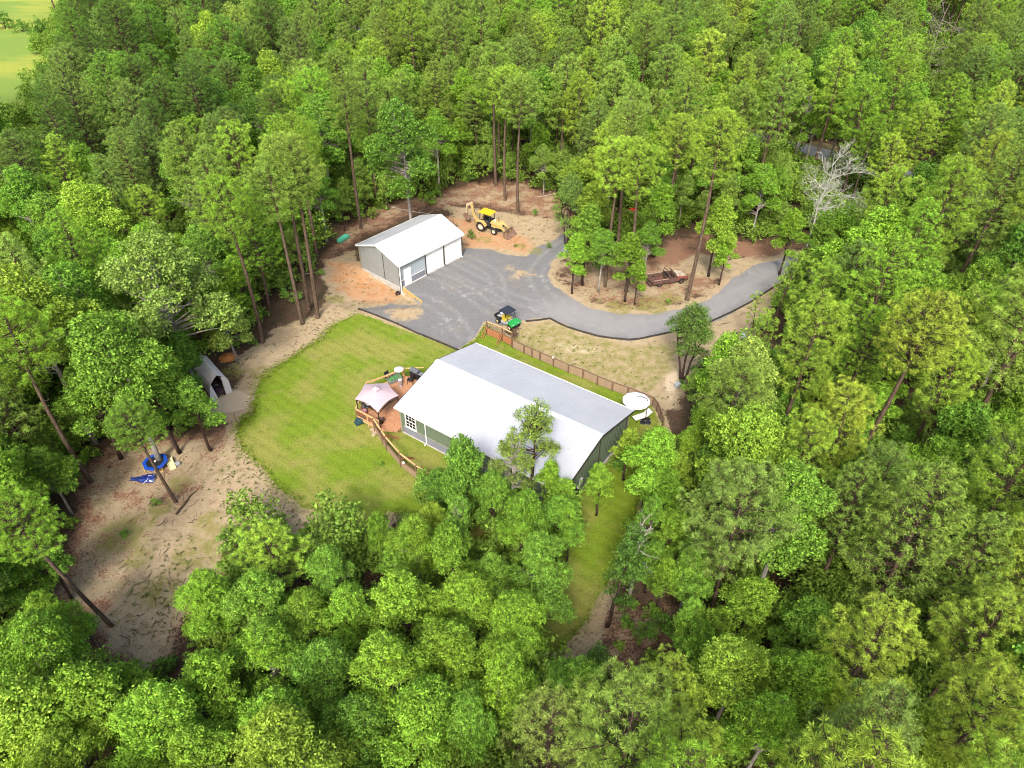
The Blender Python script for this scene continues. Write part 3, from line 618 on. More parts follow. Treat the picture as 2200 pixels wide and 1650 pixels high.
# ------------------------------------------------------------------ fences
def fence(name, label, pix, hpost, nb, bh, toprail=None, braces=(), side=1, pw=.14, bm=None, z0=.06, capr=True):
    pts = [Vector((*G(*p), 0)) for p in pix]; o = pts[0]; t = thing(name, label, 'fence', o)
    pme = MB().b2(-pw/2, pw/2, -pw/2, pw/2, -.1, hpost).mesh('post', M_wood)
    for k, p in enumerate(pts):
        if k < len(pts)-1: an = math.atan2(pts[k+1].y-p.y, pts[k+1].x-p.x)
        child('post', pme, t, p-o, (0, 0, an))
    for a, c in zip(pts[:-1], pts[1:]):
        d = c-a; L = d.length; an = math.atan2(d.y, d.x); n = Vector((-math.sin(an), math.cos(an), 0))
        bme = MB().b2(pw/2+.004, L-pw/2-.004, -.014, .014, .006, bh-.008).mesh('board', bm or M_board)
        for k in range(nb): child('board', bme, t, (a-o).to_tuple()[:2]+(z0+k*bh+R.uniform(-.004, .004),), (R.uniform(-.03, .03), 0, an))
        zt = z0+nb*bh
        if capr: child('rail', MB().b2(0, L, -.055, .055, .004, .045).mesh('rail', M_wood), t, (a.x-o.x, a.y-o.y, zt), (0, 0, an))
        if toprail:
            child('top_rail', MB().b2(0, L, -.07, .07, 0, .05).mesh('top_rail', M_rail), t, (a.x-o.x, a.y-o.y, toprail), (0, 0, an))
            child('mid_rail', MB().b2(pw/2, L-pw/2, -.02, .02, 0, .09).mesh('mid_rail', M_wood), t, (a.x-o.x, a.y-o.y, toprail-.1), (0, 0, an))
    for (k, s, ln) in braces:
        p = pts[k]; q = pts[min(k+1, len(pts)-1)] if k < len(pts)-1 else pts[k-1]; an = math.atan2(q.y-p.y, q.x-p.x)
        n = Vector((-math.sin(an), math.cos(an), 0))*s; al = Vector((math.cos(an), math.sin(an), 0))
        for e in (-.11, .11):
            MB().beam(p-o+al*e+n*.05+Vector((0, 0, hpost*.62)), p-o+al*e+n*ln+Vector((0, 0, .0)), .05, .09).part('brace', M_wredd, t)
    return t
# tall railed fence in front of the house (left-lower side) : top rail high, boards low
fence('railed_fence', 'tall rail fence with low boards and diagonal braces in front of the house', [(806,928),(823,954),(843,985) if 0 else (832,968),(862,1003),(897,1030),(932,1052),(975,1083)], 1.75, 3, .27, toprail=1.70, braces=((1, 1, 1.6), (3, 1, 1.5), (4, 1, 1.5)))
f2 = fence('gate_fence', 'tall wooden fence section with an open top rail beside the green utility cart', [(1046,719),(1079,733),(1100,744)], 1.85, 4, .23, toprail=1.8, braces=((0, -1, .9), (1, -1, .9)), bm=M_wredd)
RF = [(1101,747),(1126,759),(1143,767),(1160,774),(1189,787),(1221,801),(1252,812),(1283,826),(1315,839),(1348,850),(1378,862),(1402,872),(1411,884),(1418,900),(1423,917)]
fence('garden_fence', 'long low board fence running along the far side of the house', RF, 1.12, 4, .25)
def lamp(u, v, z, label):
    p = on(u, v, z); t = thing('globe_lamp', label, 'lamp', p); MB().lathe([(.001,-.12),(.08,-.1),(.12,0),(.08,.1),(.001,.12)], 12).part('globe', mat('white_globe', (.75,.72,.62), .4), t, smooth=True); MB().cyl((0,0,-.15), .05, .08, 10).part('base', M_wood, t)
lamp(1188, 768, 1.3, 'pale globe lamp on a post of the long garden fence'); lamp(867, 994, 1.0, 'pale globe lamp on the railed fence in front of the house')

# ------------------------------------------------------------------ white cantilever umbrella and lounger
uc = on(1367, 861, 2.45); ub = on(1386, 905, 0)
t = thing('cantilever_umbrella', 'open white cantilever umbrella between the house corner and the fence', 'umbrella', ub)
mb = MB(); n = 10; Rr = 1.32; c = uc-ub
vs = [(c.x, c.y, c.z+.42)]
for ring, (f, dz) in enumerate(((.33,.36),(.66,.2),(1., 0))):
    for k in range(n*2):
        a = PI*k/n+.2; s_ = f*Rr*(1 if k % 2 == 0 else .965); vs.append((c.x+math.cos(a)*s_, c.y+math.sin(a)*s_, c.z+dz+(0 if k % 2 == 0 else -.012)))
fs = [(0, 1+k, 1+(k+1) % (2*n)) for k in range(2*n)]
for rg in range(2):
    for k in range(2*n): a0 = 1+rg*2*n; fs.append((a0+k, a0+2*n+k, a0+2*n+(k+1) % (2*n), a0+(k+1) % (2*n)))
mb.add(vs, fs); cn = mb.part('canopy', M_canv, t)
sm = cn.modifiers.new('thick', 'SOLIDIFY'); sm.thickness = .01
MB().tube([(0,0,.1), (0,0,2.2), (c.x*.15, c.y*.15, 2.85), (c.x*.6, c.y*.6, 3.02), (c.x, c.y, 2.95)], .035, 8).part('mast', M_iron, t)
for k in range(n):
    a = 2*PI*k/n+.2; MB().beam((c.x, c.y, c.z+.40), (c.x+math.cos(a)*Rr, c.y+math.sin(a)*Rr, c.z-.03), .02).part('rib', M_steel, t)
mb = MB(); mb.beam((-.5,0,.04), (.5,0,.04), .07, .05).beam((0,-.5,.045), (0,.5,.045), .07, .05).part('cross_base', M_steel, t)
for a in range(4): MB().lathe([(.001,.02),(.27,.02),(.3,.06),(.26,.1),(.001,.1)], 14, c=(.36*math.cos(a*PI/2+.78), .36*math.sin(a*PI/2+.78), 0)).part('base_weight', M_black, t)
p = on(1379, 899, 0); q = on(1393, 889, 0)-on(1366, 897, 0); t = thing('lounger', 'white sun lounger with a raised back under the cantilever umbrella', 'lounger', p, math.atan2(q.y, q.x)+.05)
M_cream = mat('cream_cushion', (.70,.66,.60), .85, 0, .06, 3)
MB().box((-.3, 0, .36), (1.35, .68, .08)).part('seat_cushion', M_cream, t, bev=.03); MB().box((.62, 0, .56), (.72, .68, .08), ry=-.6).part('back_cushion', M_cream, t, bev=.03)
for x in (-.85, .25):
    for y in (-.3, .3): MB().b2(x-.025, x+.025, y-.025, y+.025, 0, .3).part('leg', M_iron, t)
MB().b2(-.97, .42, -.33, .33, .28, .315).part('frame', M_iron, t)

# ------------------------------------------------------------------ wheels
def wheel(par, c, r, w, rim, name='wheel', lugs=14, n=22, axis='y'):
    g = MB().lathe([(r*.55,-w*.42),(r*.62,-w*.5),(r*.92,-w*.5),(r,-w*.34),(r,w*.34),(r*.92,w*.5),(r*.62,w*.5),(r*.55,w*.42)], n, c=c, axis=axis, closed=True)
    for k in range(lugs):
        a = 2*PI*k/lugs
        for s in (-1, 1):
            p0 = Vector((c[0]+r*math.cos(a), c[1]+s*w*.42, c[2]+r*math.sin(a))); p1 = Vector((c[0]+r*math.cos(a+.12), c[1]+s*w*.04, c[2]+r*math.sin(a+.12))); g.beam(p0, p1, r*.07, r*.07)
    o = g.part(name, M_rubber, par)
    MB().lathe([(.001,-w*.2),(r*.2,-w*.22),(r*.25,-w*.32),(r*.45,-w*.15),(r*.56,-w*.42),(r*.56,w*.42),(r*.45,w*.15),(r*.25,w*.32),(r*.2,w*.22),(.001,w*.2)], 18, c=c, axis=axis).part('rim', rim, o, smooth=True)
    return o
# ------------------------------------------------------------------ utility cart (green hood, black roof), +x is forward
f_ = on(1106, 703, 0)-on(1078, 690, 0); pc = on(1091, 697, 0)
t = thing('utility_cart', 'green off-road utility cart with a black roof parked by the wooden fence section', 'utility vehicle', pc, math.atan2(f_.y, f_.x)-.12)
M_grn = mat('green_paint', (.015,.25,.045), .3, 0, .1, 3, .6); M_yw = mat('yellow_plastic', (.42,.33,.04), .5, 0, .1, 4); M_gry = mat('grey_plastic', (.33,.34,.35), .6, 0, .1, 4)
MB().box((0, 0, .42), (2.6, .95, .2)).part('chassis', M_black, t, bev=.03)
MB().prof([(.62,.52),(1.38,.5),(1.42,.68),(1.2,.9),(.66,1.0)], -.58, .58).part('hood', M_grn, t, bev=.05)
for s in (-1, 1):
    MB().prof([(.55,.6),(.72,.85),(1.25,.85),(1.42,.62),(1.36,.6),(1.2,.76),(.78,.76),(.64,.6)], s*.6, s*.78).part('fender', M_grn, t)
    MB().cyl((1.37, s*.38, .66), .08, .06, 12, 'x').part('headlight', M_trimw, t)
MB().box((1.44, 0, .5), (.08, .9, .24)).part('bumper', M_black, t, bev=.02)
MB().box((.2, 0, .54), (.8, 1.3, .05)).part('floor', M_gry, t)
for s in (-.33, .33):
    MB().box((-.12, s, .74), (.5, .52, .14)).part('seat', M_yw, t, bev=.04); MB().box((-.38, s, 1.02), (.12, .5, .5), ry=-.12).part('seat_back', M_yw, t, bev=.04)
MB().lathe([(.17,-.012),(.19,0),(.17,.012),(.15,0)], 16, c=(.42, .33, 1.08), closed=True).part('steering_wheel', M_black, t)
MB().beam((.42,.33,1.07), (.62,.33,.9), .04).part('steering_column', M_black, t)
for s in (-.62, .62):
    mb = MB(); mb.tube([(.68, s, .9), (.36, s*.93, 1.88), (-.55, s*.93, 1.9), (-.58, s, .6)], .03, 6); mb.part('roll_bar', M_black, t)
MB().tube([(.36,-.58,1.88), (.36,.58,1.88)], .028, 6).part('cross_bar', M_black, t); MB().tube([(-.55,-.58,1.9), (-.55,.58,1.9)], .028, 6).part('cross_bar', M_black, t)
MB().prof([(-.74,1.9),(.62,1.88),(.64,1.93),(.4,1.985),(-.55,1.99),(-.76,1.95)], -.74, .74).part('roof', M_navy, t, bev=.03)
mb = MB().b2(-1.55, -.52, -.68, .68, .66, .7); mb.b2(-1.55, -1.5, -.68, .68, .7, 1.0).b2(-.57, -.52, -.68, .68, .7, 1.02).b2(-1.5, -.57, -.68, -.63, .7, 1.0).b2(-1.5, -.57, .63, .68, .7, 1.0); mb.part('cargo_bed', M_black, t)
for (x, y_, dx, dy, a) in ((-1.25,.3,.5,.26,.4), (-.95,-.2,.42,.3,-.3), (-1.2,-.35,.3,.2,.9), (-.85,.32,.3,.22,.1)):
    MB().box((x, y_, .80), (dx, dy, .18), rz=a).part('cargo_bag', M_canv if dx > .35 else M_gry, t, bev=.03)
MB().box((-.05, -.69, .62), (.75, .06, .34)).part('side_panel', M_gry, t, bev=.02); MB().box((-.05, .69, .62), (.75, .06, .34)).part('side_panel', M_gry, t, bev=.02)
for x in (.98, -1.0):
    for s in (-.62, .62): wheel(t, (x, s, .3), .3, .24, mat('tan_rim', (.55,.48,.25), .5), lugs=12)

# ------------------------------------------------------------------ backhoe loader, +x forward (towards the loader bucket)
f_ = on(1070, 503, 0)-on(1040, 494, 0); pc = on(1053, 495, 0)
t = thing('backhoe_loader', 'cream-yellow backhoe loader with a bright yellow cab roof on the orange clay', 'backhoe', pc, math.atan2(f_.y, f_.x))
M_cat = mat('faded_yellow_paint', (.47,.34,.12), .55, 0, .15, 2, .4, wear=(.30,.22,.12), wearamt=.2); M_cat2 = mat('bright_yellow_roof', (.72,.40,.01), .45, 0, .1, 2)
M_rust = mat('rusty_steel', (.17,.10,.07), .85, .1, .35, 3, .2, wear=(.30,.2,.14), bump=.2); M_bdark = mat('cab_dark', (.02,.026,.03), .5, 0, .2, 3)
M_hub = mat('cream_hub', (.58,.48,.36), .55, 0, .1, 4); M_chr = mat('hydraulic_rod', (.5,.5,.5), .25, .8, .05, 4)
for s in (-1, 1): wheel(t, (-.95, s*.82, .72), .72, .46, M_hub, lugs=18, n=28); wheel(t, (1.15, s*.78, .48), .48, .3, M_hub, lugs=14)
MB().box((0, 0, .68), (3.4, .5, .34)).part('chassis', M_bdark, t)
MB().prof([(.45,.85),(2.0,.85),(2.08,1.3),(1.9,1.52),(.45,1.72)], -.42, .42).part('engine_hood', M_cat, t, bev=.05)
MB().box((2.09, 0, 1.1), (.05, .6, .42)).part('grille', M_bdark, t); MB().cyl((1.35, .2, 1.95), .05, .7, 10).part('exhaust_pipe', M_bdark, t); MB().cyl((1.0, -.15, 1.82), .1, .25, 12).part('air_cleaner', M_trimw, t)
for s in (-1, 1):
    MB().prof([(-1.75,1.0),(-1.6,1.5),(-1.35,1.6),(-.6,1.6),(-.2,1.25),(-.1,.95),(-.25,.95),(-.5,1.3),(-.75,1.47),(-1.2,1.47),(-1.5,1.3),(-1.62,1.0)], s*.62, s*1.08).part('rear_fender', M_cat, t)
MB().b2(-1.3, .3, -.55, .55, .9, 1.15).part('cab_floor', M_bdark, t)
for x in (-1.35, .35):
    for s in (-.6, .6): MB().beam((x, s, 1.1), (x*.93, s*.95, 2.62), .09).part('cab_post', M_bdark, t)
MB().prof([(-1.5,2.62),(.5,2.62),(.55,2.68),(.4,2.8),(-1.35,2.82),(-1.52,2.7)], -.74, .74).part('cab_roof', M_cat2, t, bev=.04)
MB().box((-.6, 0, 1.38), (.5, .5, .12)).part('seat', M_black, t, bev=.03); MB().box((-.85, 0, 1.7), (.12, .5, .6)).part('seat_back', M_black, t, bev=.03)
MB().box((.2, 0, 1.5), (.2, .6, .7)).part('dashboard', M_bdark, t); MB().lathe([(.19,-.012),(.21,0),(.19,.012),(.17,0)], 16, c=(-.05, 0, 1.75), closed=True).part('steering_wheel', M_black, t)
for s in (-1, 1): MB().b2(-1.28, .28, s*.57-.01, s*.57+.01, 1.16, 1.7).part('side_window', M_glass, t)
for s in (-1, 1):
    MB().prof([(.35,1.5),(.6,1.72),(1.9,1.62),(3.0,.72),(3.05,.45),(2.85,.45),(2.7,.75),(1.75,1.3),(.5,1.42)], s*.48, s*.6).part('loader_arm', M_cat, t)
    MB().tube([(.9, s*.54, .85), (1.9, s*.54, 1.2)], .055, 8).part('lift_cylinder', M_cat, t); MB().tube([(1.9, s*.54, 1.2), (2.3, s*.54, 1.3)], .03, 8).part('cylinder_rod', M_chr, t)
    MB().tube([(1.8, s*.35, 1.5), (2.75, s*.35, 1.05)], .05, 8).part('tilt_cylinder', M_cat, t)
mb = MB(); pr = [(2.95,.95),(2.9,.35),(3.05,.06),(3.75,.02),(3.75,.05),(3.08,.1),(2.95,.38),(3.0,.95)]; mb.prof(pr, -1.1, 1.1)
for s in (-1.1, 1.07): mb.prof([(2.95,.95),(2.9,.35),(3.05,.06),(3.75,.02),(3.6,.3),(3.1,.8)], s, s+.03)
bk = mb.part('loader_bucket', M_rust, t)
for k in range(7): MB().prof([(3.7,.02),(3.9,.0),(3.7,.09)], -1.02+k*.33, -.94+k*.33).part('bucket_tooth', M_rust, bk)
MB().beam((2.93,-1.05,.9), (2.93,1.05,.9), .1, .1).part('bucket_bar', M_rust, bk)
# backhoe: stabilisers, swing frame, boom, stick, bucket
MB().b2(-2.15, -1.65, -.5, .5, .5, 1.15).part('swing_frame', M_cat, t, bev=.03)
for s in (-1, 1):
    MB().beam((-1.85, s*.45, .75), (-1.9, s*1.15, 1.55), .16, .14).part('stabiliser_arm', M_cat, t); MB().box((-1.9, s*1.22, 1.62), (.35, .06, .35), rx=s*.4).part('stabiliser_pad', M_rust, t)
mb = MB(); B0 = Vector((-2.2, 0, .85)); B1 = Vector((-2.65, 0, 1.9)); B2 = Vector((-3.1, 0, 3.3))
for y_ in (-.13, .13): mb.beam(B0+Vector((0,y_,0)), B1+Vector((0,y_,0)), .06, .46, .06, .42); mb.beam(B1+Vector((0,y_,0)), B2+Vector((0,y_,0)), .06, .42, .06, .24)
mb.beam(B0, B1, .2, .3); mb.beam(B1, B2, .2, .26, .2, .14); mb.part('boom', M_cat, t)
MB().tube([B1+Vector((.28,0,-.3)), B2+Vector((.35,0,-.4))], .06, 8).part('boom_cylinder', M_chr, t)
S1 = Vector((-3.75, 0, 2.95)); S2 = Vector((-3.95, 0, 1.65)); mb = MB(); mb.beam(B2+Vector((.15,0,.12)), S1, .22, .3, .22, .4); mb.beam(S1, S2, .22, .38, .2, .2); mb.part('stick', mat('pale_stick_paint', (.48,.36,.22), .6, 0, .1, 3), t)
MB().tube([B2+Vector((-.1,0,.25)), S1+Vector((-.3,0,-.1))], .055, 8).part('stick_cylinder', M_chr, t)
mb = MB().prof([(-4.1,1.75),(-3.75,1.35),(-3.4,.95),(-3.45,.75),(-3.85,.72),(-4.25,1.0),(-4.4,1.45),(-4.35,1.4),(-4.15,1.05),(-3.85,.8),(-3.55,.85),(-3.9,1.25),(-4.2,1.65)], -.3, .3)
mb.part('digging_bucket', M_rust, t)

# ------------------------------------------------------------------ rusty pickup wreck, +x forward
f_ = on(1470, 598, 0)-on(1395, 610, 0); pc = on(1433, 606, 0)
t = thing('pickup_truck', 'rusty abandoned pickup truck without roof under the pines beside the driveway', 'truck', pc, math.atan2(f_.y, f_.x))
M_r1 = mat('brown_rust', (.06,.03,.024), .9, 0, .4, 2.5, .2, wear=(.2,.12,.09)); M_r2 = mat('red_rust_paint', (.24,.075,.055), .8, 0, .35, 2.2, .25, wear=(.12,.05,.035)); M_r3 = mat('faded_white_paint', (.42,.40,.31), .8, 0, .25, 2., .2, wear=(.28,.12,.07), wearamt=.5)
mb = MB().b2(-2.4, -.35, -.85, .85, .5, .56); mb.b2(-2.4, -.35, -.92, -.85, .5, 1.0).b2(-2.4, -.35, .85, .92, .5, 1.0).b2(-.42, -.35, -.85, .85, .56, 1.05); bed = mb.part('truck_bed', M_r1, t)
for s in (-1, 1): MB().b2(-2.42, -.33, s*.885-.07, s*.885+.07, 1.001, 1.04).part('bed_rail', mat('pale_rust', (.30,.21,.17), .8, 0, .3, 3), bed)
MB().box((-2.55, 0, .3), (.3, 1.5, .1)).part('rear_bumper', M_r1, t)
for k in range(4): MB().box((-1.9+k*.4, R.uniform(-.4,.4), .62), (.5, .12, .06), rz=R.uniform(-1,1)).part('scrap_board', M_r2, bed)
mb = MB().prof([(-.33,.45),(.85,.45),(.85,1.05),(-.33,1.05)], -.9, -.84).prof([(-.33,.45),(.85,.45),(.85,1.05),(-.33,1.05)], .84, .9).b2(-.33, .85, -.84, .84, .45, .5); mb.part('cab_body', M_r1, t)
MB().tube([(-.3,-.82,1.05),(-.25,-.7,1.7),(-.25,.7,1.75),(-.3,.82,1.05)], .05, 6).part('rear_cab_frame', M_r1, t)
MB().tube([(.85,-.82,1.05),(.5,-.72,1.6),(.5,.72,1.6),(.85,.82,1.05)], .045, 6).part('windshield_frame', M_r1, t)
MB().box((-.05, 0, .72), (.5, 1.4, .3)).part('bench_seat', M_black, t, bev=.05); MB().box((-.25, 0, 1.05), (.16, 1.4, .5)).part('seat_back', M_black, t, bev=.05)
MB().box((.75, 0, 1.0), (.25, 1.6, .2)).part('dashboard', M_r1, t)
MB().lathe([(.19,-.012),(.21,0),(.19,.012),(.17,0)], 14, c=(.5, .4, 1.15), closed=True).part('steering_wheel', M_black, t)
MB().prof([(.87,.9),(.87,1.14),(1.5,1.16),(2.1,1.05),(2.15,.9)], -.66, .66).part('hood', M_r3, t, bev=.05)
for s in (-1, 1): MB().prof([(.87,.5),(.87,1.06),(1.5,1.08),(2.15,.98),(2.25,.8),(2.25,.5),(2.05,.5),(1.9,.75),(1.5,.82),(1.15,.7),(1.05,.5)], s*.67, s*.93).part('front_fender', M_r2, t, bev=.04)
MB().box((2.22, 0, .72), (.1, 1.3, .36)).part('grille', M_r2, t)
for s in (-1, 1): MB().cyl((2.27, s*.72, .78), .1, .06, 12, 'x').part('headlight', M_r1, t)
MB().box((2.36, 0, .48), (.1, 1.8, .14)).part('front_bumper', M_r1, t)
for x in (1.52, -1.45):
    for s in (-.8, .8): wheel(t, (x, s, .33), .35, .22, M_r1, lugs=0)

# ------------------------------------------------------------------ small red tractor among the trees
p = on(1349, 484, 0); f_ = on(1330, 484, 0)-on(1362, 470, 0)
t = thing('garden_tractor', 'small bright red tractor half hidden by the trees near the clearing edge', 'tractor', p, math.atan2(f_.y, f_.x))
M_red = mat('red_paint', (.42,.015,.01), .4, 0, .15, 3, .5)
MB().prof([(.1,.6),(1.35,.55),(1.4,.8),(1.2,1.1),(.1,1.25)], -.32, .32).part('hood', M_red, t, bev=.05); MB().box((-.5, 0, .6), (1.5, .5, .3)).part('chassis', M_black, t)
for s in (-1, 1):
    MB().prof([(-1.15,.8),(-1.,1.25),(-.4,1.3),(-.1,.95),(-.05,.8),(-.2,.8),(-.45,1.15),(-.95,1.12),(-1.05,.8)], s*.35, s*.8).part('fender', M_red, t)
    wheel(t, (-.6, s*.62, .55), .55, .34, M_trimw, lugs=14); wheel(t, (.95, s*.5, .34), .34, .22, M_trimw, lugs=10)
MB().box((-.7, 0, 1.1), (.45, .5, .12)).part('seat', M_black, t, bev=.03); MB().box((-.93, 0, 1.38), (.1, .5, .5)).part('seat_back', M_black, t, bev=.03)
MB().tube([(-1.1,-.4,.8),(-1.15,-.4,2.1),(-1.15,.4,2.1),(-1.1,.4,.8)], .035, 6).part('roll_bar', M_red, t); MB().box((-.75, 0, 2.12), (1.1, 1.0, .06)).part('canopy', M_red, t, bev=.02)
MB().lathe([(.17,-.012),(.19,0),(.17,.012),(.15,0)], 14, c=(-.2, 0, 1.35), closed=True).part('steering_wheel', M_black, t)

# ------------------------------------------------------------------ teal trough
a = on(728, 521, 0); c = on(747, 508, 0); d = c-a
t = thing('plastic_trough', 'long teal plastic trough lying at the wood edge left of the garage', 'trough', a.lerp(c, .5), math.atan2(d.y, d.x)); L = d.length
M_teal = mat('teal_plastic', (.10,.50,.33), .4, 0, .15, 1.5, .4)
MB().prof([(-L/2,.0),(L/2,.0),(L/2-.12,.42),(-L/2+.12,.42)], -.36, .36).part('shell', M_teal, t, bev=.05)
MB().b2(-L/2-.06, L/2+.06, -.43, .43, -.01, .05).part('rim', mat('dark_teal', (.02,.16,.10), .5), t)
for k in range(5): MB().b2(-L/2+.35+k*(L-.7)/4-.03, -L/2+.35+k*(L-.7)/4+.03, -.3, .3, .421, .445).part('rib', M_teal, t)

# ------------------------------------------------------------------ fabric shelter (left)
a = on(460, 859, 0); c = on(499, 842, 0); d = (c-a); wS = d.length; ang = math.atan2(d.y, d.x)
t = thing('fabric_shelter', 'white fabric storage shelter with an open front at the left wood edge', 'shelter', a, ang)
DS, hS, rS = 4.6, 1.75, 2.65; M_can2 = mat('off_white_fabric', (.62,.59,.57), .85, 0, .06, 1.2, .1)
mb = MB(); n = 8
def arch(x0, x1, n=12):
    out = []
    for k in range(n+1):
        s_ = k/n
        if s_ < .2: out.append((x0+(x1-x0)*.02*s_, hS*s_/.2))
        elif s_ > .8: out.append((x1-(x1-x0)*.02*(1-s_), hS*(1-s_)/.2))
        else: u_ = (s_-.2)/.6; out.append((x0+(x1-x0)*u_, hS+(rS-hS)*(1-abs(2*u_-1)**1.25)))
    return out
ar = arch(0, wS); m_ = len(ar); vs = []
for y_ in (0, DS*.5, DS):
    for (x, z) in ar: vs.append((x, y_, z-(.05 if y_ == DS*.5 else 0)))
mb.add(vs, [(r_*m_+k, r_*m_+k+1, (r_+1)*m_+k+1, (r_+1)*m_+k) for r_ in range(2) for k in range(m_-1)])
o = mb.part('cover', M_can2, t); o.modifiers.new('thick', 'SOLIDIFY').thickness = .03
ox0, ox1 = wS*.22, wS*.66
mb = MB().add([(x, -.02, z) for x, z in ar if x <= ox0]+[(ox0, -.02, 0.), ], [tuple(range(len([1 for x, z in ar if x <= ox0])+1))])
right = [(x, z) for x, z in ar if x >= ox1]; mb.add([(ox1, -.02, 0)]+[(ox1, -.02, 2.3)]+[(x, -.02, z) for x, z in right if x > ox1], [tuple(range(len([1 for x, z in right if x > ox1])+2))])
o = mb.part('front_panel', M_can2, t); o.modifiers.new('thick', 'SOLIDIFY').thickness = .03
mb = MB().add([(x, DS, z) for x, z in ar], [tuple(range(m_))]); o = mb.part('back_panel', M_can2, t); o.modifiers.new('thick', 'SOLIDIFY').thickness = .03
o = MB().add([(0, .0, 0.02), (-.35, -1.0, .0), (-.5, -1.0, 1.3), (0, 0, 1.6)], [(0, 1, 2, 3)]).part('door_flap', mat('white_flap', (.72,.72,.76), .8), t); o.modifiers.new('thick', 'SOLIDIFY').thickness = .03
mm = Matrix.Rotation(ang, 3, 'Z'); p = a + mm @ Vector((wS*.44, .75, 0))
t = thing('riding_mower', 'dark riding mower parked inside the mouth of the white shelter', 'mower', p, ang-PI/2)
MB().prof([(.1,.35),(.85,.32),(.85,.65),(.1,.75)], -.25, .25).part('hood', mat('dark_violet_paint', (.05,.03,.05), .35), t, bev=.04); MB().box((-.35, 0, .32), (1.0, .8, .16)).part('deck_body', M_black, t, bev=.03)
MB().box((-.45, 0, .58), (.4, .42, .1)).part('seat', M_black, t, bev=.03); MB().box((-.65, 0, .8), (.08, .42, .35)).part('seat_back', M_black, t, bev=.03)
for s in (-1, 1): wheel(t, (-.5, s*.4, .25), .25, .2, M_gry, lugs=0); wheel(t, (.65, s*.36, .18), .18, .14, M_gry, lugs=0)
MB().lathe([(.14,-.01),(.16,0),(.14,.01),(.12,0)], 12, c=(-.05, 0, .95), closed=True).part('steering_wheel', M_gry, t)

# ------------------------------------------------------------------ trampoline, crumpled blue pool, steps, chair
M_blue = mat('blue_vinyl', (.01,.07,.42), .4, 0, .2, 3, .5); M_yleg = mat('yellow_tube', (.62,.42,.05), .5, 0, .1, 4)
p = on(333, 992, .5); p.z = 0
t = thing('trampoline', 'small blue rimmed trampoline on yellow legs beneath the left trees', 'trampoline', p)
r0, r1 = .78, 1.08
mb = MB(); N = 8
vs = []
for k in range(N): a = 2*PI*k/N+.2; vs += [(math.cos(a)*r0, math.sin(a)*r0, .53), (math.cos(a)*r1, math.sin(a)*r1, .55), (math.cos(a)*r1*1.01, math.sin(a)*r1*1.01, .42), (math.cos(a)*r0, math.sin(a)*r0, .42)]
mb.add(vs, [(k*4+j, ((k+1) % N)*4+j, ((k+1) % N)*4+(j+1) % 4, k*4+(j+1) % 4) for k in range(N) for j in range(4)]); mb.part('safety_pad', M_blue, t)
MB().cyl((0, 0, .46), r0+.02, .02, 16).part('jumping_mat', M_black, t)
for k in range(N):
    a = 2*PI*(k+.5)/N+.2
    if k % 2 == 0:
        q = [(math.cos(a+e)*r1*.97, math.sin(a+e)*r1*.97) for e in (-.3, .3)]
        MB().tube([(q[0][0], q[0][1], .42), (q[0][0]*1.04, q[0][1]*1.04, .03), (q[1][0]*1.04, q[1][1]*1.04, .03), (q[1][0], q[1][1], .42)], .03, 6).part('leg', M_yleg, t)
MB().box((-.05, .1, .49), (.14, .2, .04), rz=.4).part('label_patch', M_trimw, t)
p = on(368, 999, 0); t = thing('play_steps', 'cream plastic play slide lying beside the blue trampoline', 'play slide', p, -.95)
M_crm = mat('cream_plastic', (.62,.56,.32), .6, 0, .12, 3)
MB().prof([(-.75,.12),(.75,.04),(.75,.1),(-.75,.22)], -.25, .25).part('chute', M_crm, t); MB().prof([(-.75,.22),(.75,.1),(.75,.2),(-.75,.34)], -.29, -.25).part('side_rail', M_crm, t); MB().prof([(-.75,.22),(.75,.1),(.75,.2),(-.75,.34)], .25, .29).part('side_rail', M_crm, t); MB().box((.35, .5, .15), (.4, .35, .3), rz=.3).part('step_block', M_gry, t, bev=.03)
p = on(308, 1029, 0); t = thing('collapsed_pool', 'crumpled dark blue vinyl paddling pool on the pine straw below the trampoline', 'paddling pool', p, .1)
mb = MB(); n1, n2 = 22, 12; q = random.Random(5); ph = [q.uniform(0, 6) for _ in range(6)]
vs = []
for j in range(n2+1):
    for i in range(n1+1):
        x = (i/n1-.5)*2.1; y_ = (j/n2-.5)*1.1; env = max(0, 1-(abs(j/n2-.5)*2)**4); wd = .35+.65*(1/(1+math.exp(-(x+.2)*5)))
        vs.append((x+.06*math.sin(y_*9+ph[0]), y_*wd, .02+env*(.10+.16*wd*abs(math.sin(x*7+y_*4+ph[1]))*abs(math.cos(x*3-y_*8+ph[2]))+.06*math.sin(x*17+ph[3])**2)))
mb.add(vs, [(j*(n1+1)+i, j*(n1+1)+i+1, (j+1)*(n1+1)+i+1, (j+1)*(n1+1)+i) for j in range(n2) for i in range(n1)]); o = mb.part('vinyl', mat('dark_blue_vinyl', (.012,.018,.17), .3, 0, .5, 2, .6, wear=(.01,.05,.12)), t, smooth=True); o.modifiers.new('thick', 'SOLIDIFY').thickness = .01
MB().beam((.2,-.75,.1), (.6,-.3,.3), .03).part('pole', M_trimw, t); MB().beam((.5,.0,.35), (.95,.25,.2), .03).part('pole', M_trimw, t)

